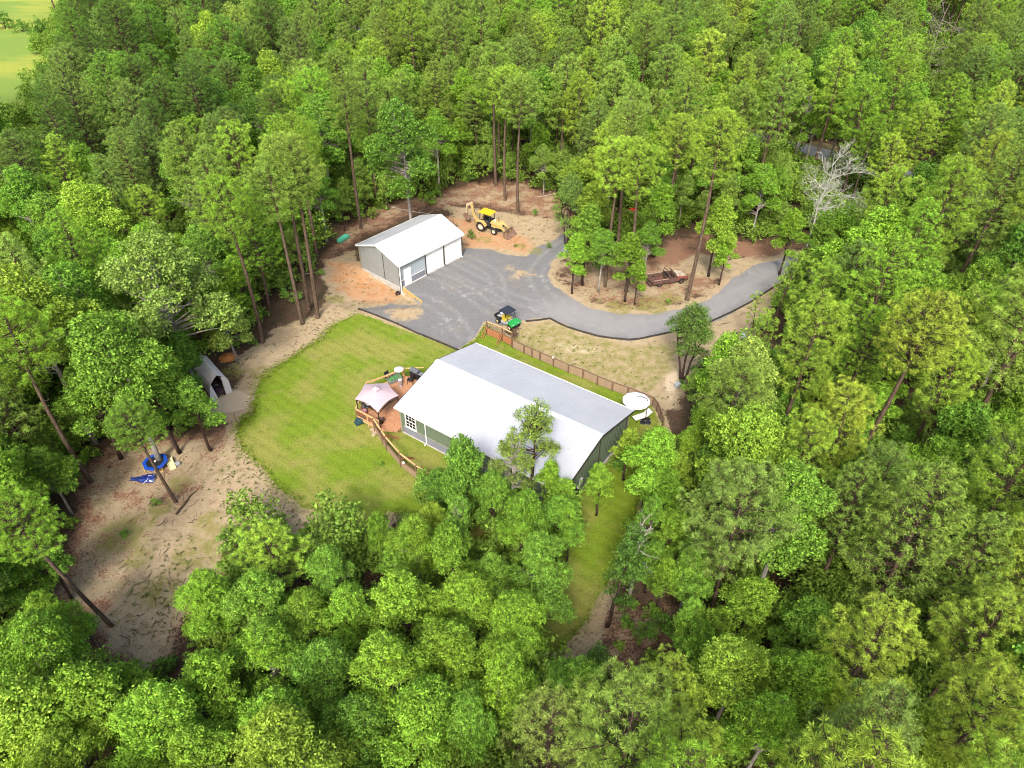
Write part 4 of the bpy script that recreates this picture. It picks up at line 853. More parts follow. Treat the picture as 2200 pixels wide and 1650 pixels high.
# ------------------------------------------------------------------ small things
p = on(855, 633, -.6); t = thing('old_tyre', 'old black tyre leaning at the foot of the garage downspout', 'tyre', p, .6); wheel(t, (0, 0, .2), .32, .2, M_r1, 'tyre_body', lugs=0)
p = on(1590, 748, 0); t = thing('blue_barrel', 'dark blue plastic barrel among young pines right of the driveway', 'barrel', p)
MB().lathe([(.001,0),(.27,0),(.29,.1),(.3,.3),(.3,.6),(.29,.8),(.26,.9),(.001,.9)], 20).part('body', mat('blue_barrel_plastic', (.01,.04,.25), .4), t, smooth=True); MB().cyl((0,0,.91), .22, .03, 16).part('lid', M_black, t)
p = on(1597, 727, 0); t = thing('white_bin', 'small pale grey box standing behind the blue barrel', 'box', p, .2); MB().box((0,0,.3), (.55,.45,.6)).part('body', mat('pale_grey_green', (.5,.58,.54), .5), t, bev=.03); MB().box((0,0,.62), (.6,.5,.05)).part('lid', mat('pale_grey_green', (.5,.58,.54), .5), t)
p = on(1455, 831, 0); t = thing('grey_box', 'small grey box at the foot of the multi-stemmed tree', 'box', p, .5); MB().box((0,0,.2), (.6,.5,.4)).part('body', M_gry, t, bev=.03); MB().box((0,0,.42), (.64,.54,.04)).part('lid', M_gry, t)
p = on(779, 906, 0); t = thing('covered_equipment', 'dark teal tarp covered equipment under the deck rail', 'tarp bundle', p, .6)
MB().prof([(-.8,0),(.8,0),(.7,.4),(.2,.62),(-.5,.5)], -.35, .35).part('tarp', mat('dark_teal_tarp', (.015,.05,.06), .5, 0, .4, 4), t, bev=.08); MB().box((.9,.1,.15), (.3,.3,.3)).part('crate', M_gry, t)
M_stone = mat('tan_fieldstone', (.34,.27,.18), .9, 0, .3, 4, .2, bump=.3)
for k, (u, v, lab) in enumerate(((801,925,'largest tan stone in the heap at the deck corner'), (809,930,'brownish stone nearest the railed fence in the stone heap'), (804,934,'lowest tan stone of the heap below the deck corner'))):
    p = on(u, v, 0); mb = MB(); q = random.Random(40+k); pts = []
    for r_, z in ((.001,-.02),(.2,.0),(.27,.12),(.2,.25),(.001,.3)): pts.append((r_, z))
    o = mb.lathe(pts, 9).part('stone', M_stone); o.location = p
    for v_ in o.data.vertices: f = 1+.22*math.sin(v_.co.x*13+k)+.15*math.cos(v_.co.y*17+k*2); v_.co.x *= f*1.2; v_.co.y *= f
    tag(o, lab, 'stone')
def log(label, p, q, r, m, twigs=0, name='fallen_log', cat='log'):
    A, B = on(*p, .0), on(*q, .0); d = B-A; t = thing(name, label, cat, A); n = 5; pts = []
    for k in range(n+1): s_ = k/n; pts.append(d*s_+Vector((R.uniform(-.1,.1), R.uniform(-.1,.1), r*.8+R.uniform(0,.03))))
    MB().tube(pts, [r*(1-.5*k/n) for k in range(n+1)], 7).part('trunk', m, t)
    for k in range(twigs):
        s_ = R.uniform(.35, .95); b0 = d*s_+Vector((0,0,r)); a = math.atan2(d.y, d.x)+R.choice((-1,1))*R.uniform(.5,1.1); L = R.uniform(.5, 1.3)
        MB().tube([b0, b0+Vector((math.cos(a)*L*.5, math.sin(a)*L*.5, .15)), b0+Vector((math.cos(a)*L, math.sin(a)*L, .3))], [.03,.02,.01], 5).part('branch', m, t)
M_bark = mat('bark_brown', (.085,.06,.045), .95, 0, .35, 6, .1, bump=.3); M_pale = mat('bleached_wood', (.36,.31,.25), .9, 0, .2, 4, .1)
log('dark fallen log behind the orange clay heap by the shelter', (478,756), (535,745), .13, M_bark, 2)
log('fallen log lying below the leaning pine trunk in the left clearing', (378,1105), (420,1056), .1, M_bark, 3)
log('long thin dark fallen trunk at the lower left wood edge', (97,1272), (212,1392), .12, M_bark, 5)
log('pale leaning dead sapling left of the garage at the wood edge', (803,420), (818,445), .05, M_pale, 1, 'dead_sapling', 'sapling')
log('pale fallen branch behind the garage roof', (842,446), (930,462), .06, M_pale, 5, 'fallen_branch', 'branch')
log('fallen branch at the edge of the straw beyond the backhoe', (1148,425), (1200,415), .06, M_pale, 3, 'fallen_branch', 'branch')
log('dark brush heap of branches between the trough and the garage', (680,545), (735,535), .07, M_bark, 6, 'brush_heap', 'brush')
log('grey brush of branches left of the garage on the sand', (650,590), (700,583), .06, M_pale, 6, 'brush_heap', 'brush')
log('old log lying along the straw on the far side of the driveway bend', (1555,560), (1600,553), .1, M_bark, 2)
log('brush of dead twigs leaning on the right gable end of the house', (1292,1008), (1318,972), .05, M_pale, 8, 'brush_heap', 'brush')
# clay heap
p = on(490, 768, 0); mb = MB(); n1 = 14; vs = []
for j in range(n1+1):
    for i in range(n1+1):
        x = (i/n1-.5)*2; y_ = (j/n1-.5)*2; r_ = math.hypot(x, y_); vs.append((x*1.1, y_*.9, -.06+max(0, 1-r_)**.8*(.55+.15*math.sin(x*7)*math.cos(y_*6))))
o = mb.add(vs, [(j*(n1+1)+i, j*(n1+1)+i+1, (j+1)*(n1+1)+i+1, (j+1)*(n1+1)+i) for j in range(n1) for i in range(n1)]).part('clay_heap', mat('orange_clay', (.42,.17,.05), .95, 0, .25, 3, .1, bump=.3), smooth=True); o.location = p; tag(o, 'small heap of orange clay by the dark log near the shelter', 'clay heap')
# ------------------------------------------------------------------ tree materials
def leaf_mat(name, trans=.40, rough=.65, hue=.35, spec=.10):
    m, b, p = newmat(name)
    oi = b.node('ShaderNodeObjectInfo'); ge = b.node('ShaderNodeNewGeometry')
    isl = ge.outputs['Random Per Island']; n = b.noise(.35, 3, .5, ge.outputs['Position'])
    v = b.math('ADD', b.math('MULTIPLY', isl, .8), .62); n3 = b.noise(2.4, 2, .5, ge.outputs['Position']); v = b.math('MULTIPLY', v, b.math('ADD', b.math('MULTIPLY', b.smooth(n3, .33, .67), .85), .60))
    v = b.math('MULTIPLY', v, b.math('ADD', b.math('MULTIPLY', oi.outputs['Random'], .3), .85))
    cc = b.node('ShaderNodeCombineColor'); [b.l.new(v, cc.inputs[i]) for i in range(3)]
    c = b.mix(1., oi.outputs['Color'], cc.outputs[0], 'MULTIPLY')
    c = b.mix(b.math('MULTIPLY', b.smooth(n, .45, .7), hue), c, b.mix(1., c, (1.18,1.08,.75), 'MULTIPLY'))
    b.l.new(c, p.inputs['Base Color']); p.inputs['Roughness'].default_value = rough; p.inputs['Specular IOR Level'].default_value = spec
    tr = b.node('ShaderNodeBsdfTranslucent'); b.l.new(b.mix(1., c, (1.15,1.3,.5), 'MULTIPLY'), tr.inputs['Color'])
    mx = b.node('ShaderNodeMixShader'); mx.inputs[0].default_value = trans
    b.l.new(p.outputs[0], mx.inputs[1]); b.l.new(tr.outputs[0], mx.inputs[2]); b.l.new(mx.outputs[0], b.n['Material Output'].inputs['Surface'])
    return m
M_leaf = leaf_mat('broad_leaves'); M_needle = leaf_mat('pine_needles', .36, .6, .3, .12)
M_pbark = mat('pine_bark', (.085,.056,.038), .95, 0, .4, 2.5, .1, wear=(.14,.105,.078), bump=.4, stretch=(1,1,.35))
M_dbark = mat('dark_bark', (.055,.035,.028), .95, 0, .4, 3, .1, bump=.4, stretch=(1,1,.35))
M_gbark = mat('grey_bark', (.24,.22,.19), .95, 0, .3, 3, .1, bump=.3, stretch=(1,1,.35))
M_dead = mat('dead_wood', (.40,.40,.34), .9, 0, .2, 3, .1)

def mesh_np(name, v, f, m, smooth=False):
    # fast mesh from numpy verts (N,3) and faces (M,k)
    me = bpy.data.meshes.new(name); v = np.asarray(v, np.float32); f = np.asarray(f, np.int32); k = f.shape[1]
    me.vertices.add(len(v)); me.vertices.foreach_set('co', v.ravel())
    me.loops.add(f.size); me.loops.foreach_set('vertex_index', f.ravel())
    me.polygons.add(len(f)); me.polygons.foreach_set('loop_start', np.arange(0, f.size, k, dtype=np.int32))
    try: me.polygons.foreach_set('loop_total', np.full(len(f), k, np.int32))
    except Exception: pass
    me.materials.append(m); me.update(calc_edges=True); me.validate(); return me
def unit(a): return a/np.maximum(np.linalg.norm(a, axis=-1, keepdims=True), 1e-9)
def tufts(rs, P_, D, L, n, w, spread=1.05, droop=.15):
    # P_ tuft centres (T,3), D axis dirs, each with n thin needle blades
    T = len(P_); a = rs.normal(size=(T, n, 3)); a = unit(a); d = unit(a*spread+unit(D)[:, None, :]*.85)
    ln = L*(.7+.5*rs.rand(T, n, 1))*(.8+.4*rs.rand(T, 1, 1))
    tip = P_[:, None, :]+d*ln; tip[..., 2] -= droop*ln[..., 0]**2/L*rs.rand(T, n)
    side = unit(np.cross(d, rs.normal(size=(T, n, 3))))*w/2
    base = P_[:, None, :]+d*ln*.12; mid = P_[:, None, :]+(tip-P_[:, None, :])*.55
    v = np.stack([base, mid+side, tip, mid-side], 2).reshape(-1, 3)
    f = np.arange(len(v)).reshape(-1, 4); return v, f
def leaves(rs, P_, Nrm, L, w, flat=1.0):
    T = len(P_); n = unit(Nrm*flat+rs.normal(size=(T, 3))*.55); t = unit(np.cross(n, rs.normal(size=(T, 3)))); s = np.cross(n, t)
    l = L*(.5+.75*rs.rand(T, 1)); v = np.stack([P_-t*l*.5, P_+s*w*l/L*.5+n*l*.06, P_+t*l*.5-n*l*.08, P_-s*w*l/L*.5+n*l*.06], 1).reshape(-1, 3)
    return v, np.arange(len(v)).reshape(-1, 4)

def pine_proto(seed, H, zb, Rc, nbr, L, nb, w, style='long', bark=None):
    rs = np.random.RandomState(seed); q = random.Random(seed); mb = MB()
    bend = [(q.uniform(-.35, .35), q.uniform(-.35, .35)) for _ in range(2)]
    def axis(z): s = z/H; return Vector((bend[0][0]*s*s*2+bend[1][0]*math.sin(s*3), bend[0][1]*s*s*2+bend[1][1]*math.sin(s*3), z))
    r0 = .0105*H+.02; zs = [0, .25, H*.15, H*.3, H*.5, H*.68, H*.83, H*.94, H-.1]
    mb.tube([axis(z) for z in zs], [r0*1.35, r0*1.05, r0*.93, r0*.86, r0*.73, r0*.55, r0*.36, r0*.18, .02], 8)
    TP, TD = [], []; ga = 2.399963
    for i in range(nbr):
        s = (i+.5)/nbr; z = zb+(H-zb)*(s**.9); 
        if style == 'long': prof = (1-s**2.2)**.75*(.55+.45*min(1, s*3.2))
        else: prof = (1-s)**.62*(.72+.28*min(1, s*5))
        Lb = max(.35, Rc*prof*q.uniform(.55, 1.2)); a = i*ga+q.uniform(-.35, .35); el = (.05+.75*s) if style == 'long' else (.12+.5*s)
        b0 = axis(min(z, H-.15)); d = Vector((math.cos(a), math.sin(a), 0)); K = 5; pts = []
        for k in range(K+1):
            t = k/K; pts.append(b0+d*(Lb*t)+Vector((0, 0, Lb*(el*t*.55+.28*t*t)))+Vector((q.uniform(-.05,.05), q.uniform(-.05,.05), q.uniform(-.04,.04)))*Lb*.6)
        mb.tube(pts, [max(.012, .03*Lb**.5*(1-.75*k/K)) for k in range(K+1)], 4, False)
        nt = max(4, int(Lb*(6.5 if style == 'long' else 8.5)))
        for j in range(nt):
            t = (q.uniform(.72, 1.) if q.random() < .62 else q.uniform(.3, .8)) if j else 1.; k = min(K-1, int(t*K)); p = pts[k].lerp(pts[k+1], t*K-k)
            off = (1.-t)*Lb*.45+.30; sd_ = q.choice((-1, 1)); lat = Vector((-d.y, d.x, 0))*sd_*q.uniform(.25, 1)*off*1.35+d*q.uniform(0, .5)*off
            e = p+lat+Vector((0, 0, q.uniform(.02, .42)*off+.05))
            if j and off > .25: mb.tube([p, e], [.012, .007], 3, False)
            TP.append(tuple(e)); dd = (lat.normalized()*.45+d*.4+Vector((0, 0, .85))); TD.append(tuple(dd))
    for k in range(9): 
        e = axis(H-.1-k*.16)+Vector((q.uniform(-.12,.12)*k*.4, q.uniform(-.12,.12)*k*.4, .1)); TP.append(tuple(e)); TD.append((q.uniform(-.3,.3), q.uniform(-.3,.3), 1))
    for k in range(q.randint(4, 8)):       # bare dead stubs under the crown
        z = zb*q.uniform(.45, .98); a = q.uniform(0, 6.28); Ld = q.uniform(.4, 1.8); b0 = axis(z)
        mb.tube([b0, b0+Vector((math.cos(a)*Ld*.5, math.sin(a)*Ld*.5, .12)), b0+Vector((math.cos(a)*Ld, math.sin(a)*Ld, q.uniform(-.1, .5)))], [.03, .018, .008], 4, False)
    v, f = tufts(rs, np.array(TP), np.array(TD), L, nb, w, droop=.35 if style == 'long' else .1)
    me_ = mb.mesh('pine_trunk', bark or M_pbark, True); me_.materials.append(M_dbark); mi = np.ones(len(me_.polygons), np.int32); mi[:66] = 0; me_.polygons.foreach_set('material_index', mi)
    return me_, mesh_np('pine_crown', v, f, M_needle), H, zb, Rc

def broad_proto(seed, H, zb, Rc, ncl, nl, Ls, Ws, clr, bark, lobes=5, squash=.8, multi=1, sparse=0., conic=0., gap=1.18):
    rs = np.random.RandomState(seed); q = random.Random(seed); mb = MB(); zc = (H+zb)/2; hz = (H-zb)/2
    lob = [unit(np.array([q.gauss(0,1), q.gauss(0,1), q.gauss(.2,.8)])) for _ in range(lobes)]
    C = np.zeros((ncl, 3)); nC = 0; tries = 0; wz = np.array([1, 1, 2.2])
    LB = [(np.array([q.gauss(0,.1)*Rc, q.gauss(0,.1)*Rc, zb+(H-zb)*.66]), Rc*.50, (H-zb)*.34)]
    nlb = lobes+3
    for k in range(nlb):
        t = (k+.5)/nlb; zz = zb+(H-zb)*(.16+.66*t); a_ = k*2.4+q.uniform(-.5,.5); ro = Rc*q.uniform(.45,.92)*(1-.55*max(0, t-.45)/.55)
        lr = Rc*q.uniform(.22,.46); LB.append((np.array([math.cos(a_)*ro, math.sin(a_)*ro, zz]), lr, lr*q.uniform(.6,.9)))
    while nC < ncl and tries < 26000:
        tries += 1
        l0, lr, lz = LB[q.randrange(len(LB))]; d = unit(rs.normal(size=3))
        if d[2] < -.45: continue
        rr = .45+.6*rs.rand()**.6
        c = l0+d*np.array([lr, lr, lz])*rr
        if nC == 0 or (((C[:nC]-c)**2)@wz).min() > (clr*gap)**2: C[nC] = c; nC += 1
    C = C[:nC].copy()
    stems = []
    for s_ in range(multi):
        a = 6.28*s_/max(1, multi)+.4; lean = .0 if multi == 1 else .22
        top = Vector((math.cos(a)*lean*H*.6+q.uniform(-.3,.3), math.sin(a)*lean*H*.6+q.uniform(-.3,.3), zb+(H-zb)*.55))
        b0 = Vector((math.cos(a)*.12*(multi > 1), math.sin(a)*.12*(multi > 1), 0)); r0 = .012*H+.03; r0 = r0/(1+.35*(multi > 1))
        pts = [b0.lerp(top, t)+Vector((q.uniform(-.1,.1), q.uniform(-.1,.1), 0))*(t > 0) for t in (0, .12, .35, .6, .8, 1)]
        mb.tube(pts, [r0*1.3, r0, r0*.88, r0*.7, r0*.5, r0*.25], 7); stems.append(pts)
    for ci, c in enumerate(C):
        if ci % (5 if ncl > 300 else 2) and not sparse: continue
        st = stems[ci % len(stems)]; cv = Vector(c); zt = max(zb*.75, min(st[-1].z, cv.z-abs(Rc)*.45*q.uniform(.5, 1)))
        k = 0
        while k < len(st)-2 and st[k+1].z < zt: k += 1
        t = (zt-st[k].z)/max(.01, st[k+1].z-st[k].z); p = st[k].lerp(st[k+1], max(0, min(1, t)))
        m1 = p.lerp(cv, .5)+Vector((q.uniform(-.2,.2), q.uniform(-.2,.2), q.uniform(0,.35)))
        L_ = (cv-p).length; mb.tube([p, m1, cv], [.016*L_+.02, .011*L_+.01, .008], 4, False)
    n = nl; T = len(C)
    sz = clr*(.65+.5*rs.rand(T, 1, 1)); a = rs.normal(size=(T, n, 3)); a[..., 2] += .35; a = unit(a); r_ = rs.rand(T, n, 1)**.5
    r_ = np.where(rs.rand(T, n, 1) < .09, 1.+.7*rs.rand(T, n, 1), r_); off = a*r_*sz; off[..., 2] *= squash*.7
    P_ = (C[:, None, :]+off).reshape(-1, 3); Nn = (a*.7+np.array([0, 0, .95])).reshape(-1, 3)
    v, f = leaves(rs, P_, unit(Nn), Ls, Ws)
    return mb.mesh('trunk', bark, True), mesh_np('crown', v, f, M_leaf), H+clr*.4, zb, Rc*1.05+clr*.4

PROTO = {}
def lp(k, *a, **kw): PROTO.setdefault(k, []).append(pine_proto(*a, **kw))
def bp(k, *a, **kw): PROTO.setdefault(k, []).append(broad_proto(*a, **kw))
for i, (H, zb, Rc) in enumerate(((17.5, 7.6, 3.5), (19, 8.6, 3.3), (16.5, 7.4, 3.6), (18, 8.2, 3.2), (16, 6.4, 3.3))):
    lp('longleaf', 100+i, H, zb, Rc, 62, .33, 40, .024, 'long')
for i, (H, zb, Rc) in enumerate(((19.5, 12.6, 3.2), (21, 13.8, 3.0), (18.5, 11.8, 3.4))):
    lp('tallpine', 150+i, H, zb, Rc, 50, .33, 40, .024, 'long')
for i, (H, zb, Rc) in enumerate(((17.5, 6.5, 3.6), (18.5, 7.5, 3.4), (16, 5.5, 3.7), (17.5, 8, 3.4), (19, 12.2, 3.7))):
    lp('loblolly', 200+i, H, zb, Rc, 92 if i < 4 else 80, .24, 26, .026, 'lob')
lp('young_pine', 301, 8.5, 3.2, 1.5, 20, .36, 26, .03, 'long'); lp('young_pine', 302, 7., 1.6, 1.2, 16, .36, 26, .03, 'long')
for i, (H, zb, Rc, cl, n, sq) in enumerate(((13, 4., 3.0, .44, 430, .8), (14.5, 5, 3.3, .48, 440, .75), (12, 3.2, 2.7, .42, 400, .8), (15.5, 6, 3.1, .46, 430, .85), (11, 2.8, 2.4, .42, 330, .8), (13.5, 4.5, 3.4, .50, 440, .7))):
    bp('broadleaf', 400+i, H, zb, Rc, n, 58, .20, .115, cl, M_gbark if i % 2 else M_dbark, 6, sq)
for i, (H, zb, Rc) in enumerate(((15, 5, 4.0), (13.5, 4, 3.8))):
    bp('oak', 500+i, H, zb, Rc, 460, 52, .22, .13, .50, M_gbark, 8, .7)
bp('willow_oak', 601, 7.5, 1.8, 2.0, 190, 90, .15, .06, .42, M_dbark, 5, .9, multi=4)
bp('sparse_tree', 701, 13.5, 5.5, 1.9, 110, 58, .18, .09, .42, M_gbark, 5, .9, sparse=1)
bp('sparse_tree', 702, 12.5, 4.5, 2.2, 130, 60, .18, .09, .44, M_dbark, 5, .9, sparse=1)
bp('vine_tree', 801, 9.5, .8, 1.25, 120, 85, .2, .13, .5, M_dbark, 4, 1.1)
for i, (H, Rc) in enumerate(((1.6, .9), (2.6, 1.2), (1.1, .8))):
    bp('shrub', 900+i, H, .1, Rc, 30, 46, .19, .1, .42, M_dbark, 5, .9)

# tints (leaf base colour) and the words for them
TK = 1.62
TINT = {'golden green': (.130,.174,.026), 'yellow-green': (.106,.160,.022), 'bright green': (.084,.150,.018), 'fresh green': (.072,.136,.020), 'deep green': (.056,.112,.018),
        'olive green': (.086,.130,.026), 'pale green': (.110,.158,.038), 'dusty green': (.104,.150,.068), 'dark green': (.052,.096,.020), 'grey-green': (.080,.128,.032), 'vine green': (.030,.062,.012)}  # the last, darkest entry is the vine-clad tree's own leaf colour
SPW = {'tallpine': 'long-needled pine', 'longleaf': 'long-needled pine', 'loblolly': 'bushy pine', 'young_pine': 'young pine', 'broadleaf': 'broadleaf tree', 'oak': 'oak', 'willow_oak': 'multi-stemmed tree', 'sparse_tree': 'thin airy tree', 'vine_tree': 'vine-clad tree', 'shrub': 'shrub'}
TINT = {k: tuple(c*TK for c in v) for k, v in TINT.items()}
TREES = []      # dict: x y sp var scale rot tint label lean
def crown_mid(sp, var, s): _, _, H, zb, Rc = PROTO[sp][var]; return (zb*.45+H*.55)*s
def add_tree(sp, u, v, rpx=None, tint='bright green', var=None, s=None, label=None, base=None, lean=(0, 0), sz=None):
    var = R.randrange(len(PROTO[sp])) if var is None else var
    _, _, H, zb, Rc = PROTO[sp][var]; s = s or 1.
    if base: x, y = G(*base)
    for _ in range(3):
        zc = crown_mid(sp, var, s*(sz or 1))
        if not base: x, y = G(u, v, zc)
        if rpx: q = PJ(x, y, zc)[2]; s = rpx*q/FPX/Rc; s = max(.55, min(1.6, s))
        else: break
    TREES.append(dict(x=x, y=y, sp=sp, var=var, s=s, sz=sz or 1., rot=R.uniform(0, 6.28), tint=tint, label=label, lean=lean, man=True, R=Rc*s, H=H*s*(sz or 1)))
    return TREES[-1]
# --- trees one can point to
add_tree('broadleaf', 1765, 505, 40, 'fresh green', 4); add_tree('broadleaf', 1700, 495, 40, 'bright green', 2); add_tree('broadleaf', 1810, 480, 36, 'bright green', 4)
T_ = add_tree
T_('loblolly', 65, 1000, 100, 'bright green', 4, label='large bushy pine with a long bare dark trunk at the left edge, over the clearing', base=(240, 1345), lean=(-.10, -.02), sz=1.0)
T_('loblolly', 300, 830, 70, 'fresh green', 4, label='pine whose bare trunk stands right beside the blue trampoline', base=(378, 1078), lean=(-.05, 0), sz=.85)
T_('broadleaf', 250, 775, 112, 'fresh green', 1, label='wide broadleaf tree with dense crown behind the trampoline, left of the shelter')
T_('broadleaf', 325, 820, 78, 'fresh green', 0, label='rounded broadleaf tree drooping over the ground behind the blue trampoline')
T_('broadleaf', 195, 850, 70, 'fresh green', 2)
T_('broadleaf', 430, 895, 50, 'fresh green', 4, label='broadleaf tree with a stout short trunk just below the white shelter', base=(453, 968), s=.62)
T_('oak', 345, 610, 130, 'pale green', 0, label='big pale green oak with white limbs above the white shelter')
T_('oak', 480, 680, 55, 'pale green', 1); T_('oak', 270, 700, 60, 'pale green', 1)
T_('broadleaf', 392, 768, 48, 'deep green', 4, label='dark leafy tree leaning over the back of the white shelter')
T_('broadleaf', 80, 700, 110, 'yellow-green', 3); T_('broadleaf', 150, 640, 80, 'bright green', 0); T_('loblolly', 40, 610, 80, 'pale green', 1)
T_('broadleaf', 90, 1190, 60, 'fresh green', 4); T_('broadleaf', 20, 1230, 60, 'fresh green', 2)
T_('longleaf', 602, 1172, 80, 'yellow-green', 4, label='slender yellow-green pine standing before the lower left corner of the lawn', base=(625, 1315), sz=.72)
T_('young_pine', 695, 1140, 26, 'pale green', 0, label='thin pale sapling pine at the sandy corner of the lawn')
for a in ((70,1400,105,'bright green'),(120,1330,45,'bright green'),(265,1480,70,'bright green'),(60,1540,110,'yellow-green'),(200,1500,100,'bright green'),(150,1620,100,'yellow-green'),(330,1560,110,'bright green'),(440,1290,70,'bright green'),(560,1290,80,'fresh green'),(590,1400,90,'bright green'),(450,1470,90,'bright green'),(705,1225,50,'fresh green'),(655,1330,75,'bright green'),(745,1320,70,'bright green'),(700,1440,85,'fresh green'),(590,1560,95,'bright green'),(760,1570,100,'fresh green'),(430,1620,90,'bright green'),(830,1430,90,'bright green'),(870,1300,85,'bright green'),(850,1205,44,'fresh green'),(890,1160,60,'bright green'),(970,1190,70,'bright green'),(1000,1290,80,'bright green'),(960,1400,90,'bright green'),(900,1540,100,'bright green'),(1060,1240,60,'fresh green'),(1110,1330,80,'bright green'),(1160,1200,70,'fresh green'),(1080,1440,90,'bright green'),(1170,1290,60,'deep green'),(1130,1110,65,'bright green'),(1200,1110,55,'fresh green'),(1230,1480,80,'fresh green'),(1000,1530,80,'fresh green')):
    T_('broadleaf', a[0], a[1], a[2], a[3])
T_('broadleaf', 1000, 1010, 72, 'deep green', 4, label='low spreading blue-green tree hanging before the house eave')
T_('broadleaf', 1060, 1060, 55, 'fresh green', 2); T_('broadleaf', 940, 1050, 45, 'deep green', 4)
T_('sparse_tree', 1145, 930, 62, 'olive green', 1, label='thin airy tree whose top stands out against the white house roof')
T_('sparse_tree', 1100, 985, 48, 'olive green', 0); T_('broadleaf', 1180, 1030, 34, 'bright green', 4)
T_('broadleaf', 1290, 1035, 36, 'bright green', 4); T_('sparse_tree', 1225, 1130, 40, 'bright green', 1); T_('sparse_tree', 1120, 1150, 48, 'bright green', 1); T_('sparse_tree', 980, 1110, 44, 'fresh green', 0); T_('broadleaf', 1210, 1070, 30, 'bright green', 4)
T_('loblolly', 1190, 1590, 120, 'pale green', 0, label='pale grey-green bushy pine at the bottom edge, right of centre')
T_('longleaf', 1420, 1470, 85, 'golden green', 2, label='bright star-needled pine below the brown litter patch'); T_('longleaf', 1470, 1610, 90, 'golden green', 0)
T_('vine_tree', 1322, 1235, 42, 'vine green', 0, sz=1.25, label='dark vine-clad leaning tree at the strip of lawn right of the house', lean=(.12, .1))
T_('broadleaf', 1400, 985, 68, 'bright green', 2, label='bright broadleaf tree crowding the right gable end of the house'); T_('broadleaf', 1350, 960, 34, 'yellow-green', 4); T_('broadleaf', 1430, 1060, 50, 'bright green', 2); T_('broadleaf', 1445, 1140, 46, 'bright green', 2); T_('broadleaf', 1485, 1215, 48, 'fresh green', 5); T_('broadleaf', 1430, 1240, 36, 'bright green', 4, s=.6); T_('sparse_tree', 1400, 1110, 34, 'fresh green', 1); T_('broadleaf', 1500, 1390, 46, 'bright green', 2); T_('broadleaf', 1460, 1010, 42, 'yellow-green', 4)
T_('longleaf', 1590, 1120, 118, 'grey-green', 2, label='large round grey-green pine full of needle tufts, right of the lawn strip'); T_('longleaf', 1520, 1180, 60, 'olive green', 4)
T_('broadleaf', 1600, 965, 100, 'yellow-green', 0, label='wide yellow-green tree above the large round grey-green pine')
T_('longleaf', 1880, 1380, 108, 'golden green', 0, label='brilliant yellow-green star-needled pine in the lower right'); T_('longleaf', 1850, 1530, 60, 'golden green', 4)
T_('longleaf', 2100, 1350, 110, 'golden green', 2, label='tall yellow-green pine at the lower right edge'); T_('longleaf', 2110, 1520, 110, 'golden green', 1)
T_('loblolly', 1960, 1140, 140, 'olive green', 2, label='very dense dark pine with a forked trunk right of the round grey-green pine'); T_('loblolly', 2080, 1200, 100, 'olive green', 0); T_('loblolly', 1840, 1080, 90, 'olive green', 3)
T_('broadleaf', 2125, 985, 62, 'dusty green', 0, label='pale dusty green tree near the right edge')
T_('broadleaf', 1720, 1470, 90, 'bright green', 0); T_('broadleaf', 1580, 1440, 95, 'yellow-green', 1); T_('broadleaf', 1740, 1340, 70, 'fresh green', 2); T_('broadleaf', 1600, 1300, 75, 'bright green', 2); T_('broadleaf', 1650, 1560, 90, 'bright green', 3); T_('broadleaf', 1960, 1600, 90, 'yellow-green', 0); T_('broadleaf', 1780, 1620, 80, 'bright green', 2)
T_('broadleaf', 1490, 1330, 45, 'fresh green', 4); T_('broadleaf', 1400, 1200, 38, 'fresh green', 4)
T_('willow_oak', 1500, 715, 62, 'dark green', 0, label='dark multi-stemmed tree overhanging the lower side of the driveway', base=(1465, 815), s=1.)
T_('young_pine', 1610, 660, 22, 'yellow-green', 1, label='spindly young pine by the driveway bend, taller than the blue barrel', base=(1608, 745)); T_('young_pine', 1650, 700, 26, 'yellow-green', 0); T_('young_pine', 1690, 600, 30, 'yellow-green', 1)
T_('longleaf', 1625, 850, 48, 'yellow-green', 4, label='golden tinged pine right of the white umbrella', sz=.6); T_('broadleaf', 1560, 800, 70, 'bright green', 4)
# island and clearing edges
for b_, cu, va, tn, lb in (((1300,615),(1325,280),0,'yellow-green','left pine of the tall group on the driveway island'), ((1345,625),(1350,300),3,'yellow-green','pine with grey trunk right of centre on the driveway island'), ((1325,560),(1380,230),1,'olive green','pine at the back of the driveway island'), ((1476,643),(1530,320),4,'yellow-green','lone tall pine with a long grey trunk beside the rusty pickup'), ((1420,530),(1400,300),2,'yellow-green','pine behind the rusty pickup truck')):
    T_('tallpine', 0, 0, None, tn, va % 3, .95 if va != 4 else 1.05, lb, base=b_)
T_('broadleaf', 1260, 500, 48, 'fresh green', 4, label='low leafy tree on the left end of the driveway island', s=.6); T_('broadleaf', 1355, 550, 42, 'bright green', 2); T_('broadleaf', 1235, 545, 36, 'bright green', 4); T_('broadleaf', 1295, 530, 40, 'fresh green', 1, s=.6); T_('broadleaf', 1270, 440, 44, 'yellow-green', 0); T_('broadleaf', 1395, 515, 34, 'fresh green', 5); T_('broadleaf', 1372, 590, 26, 'bright green', 4); T_('broadleaf', 1420, 450, 42, 'bright green', 4)
T_('willow_oak', 1225, 430, 50, 'grey-green', 0, label='soft grey-green tree behind the left end of the island', s=1.1)
T_('broadleaf', 1545, 480, 48, 'yellow-green', 2, label='hanging yellow-green tree right of the lone tall pine'); T_('broadleaf', 1560, 540, 30, 'bright green', 4)
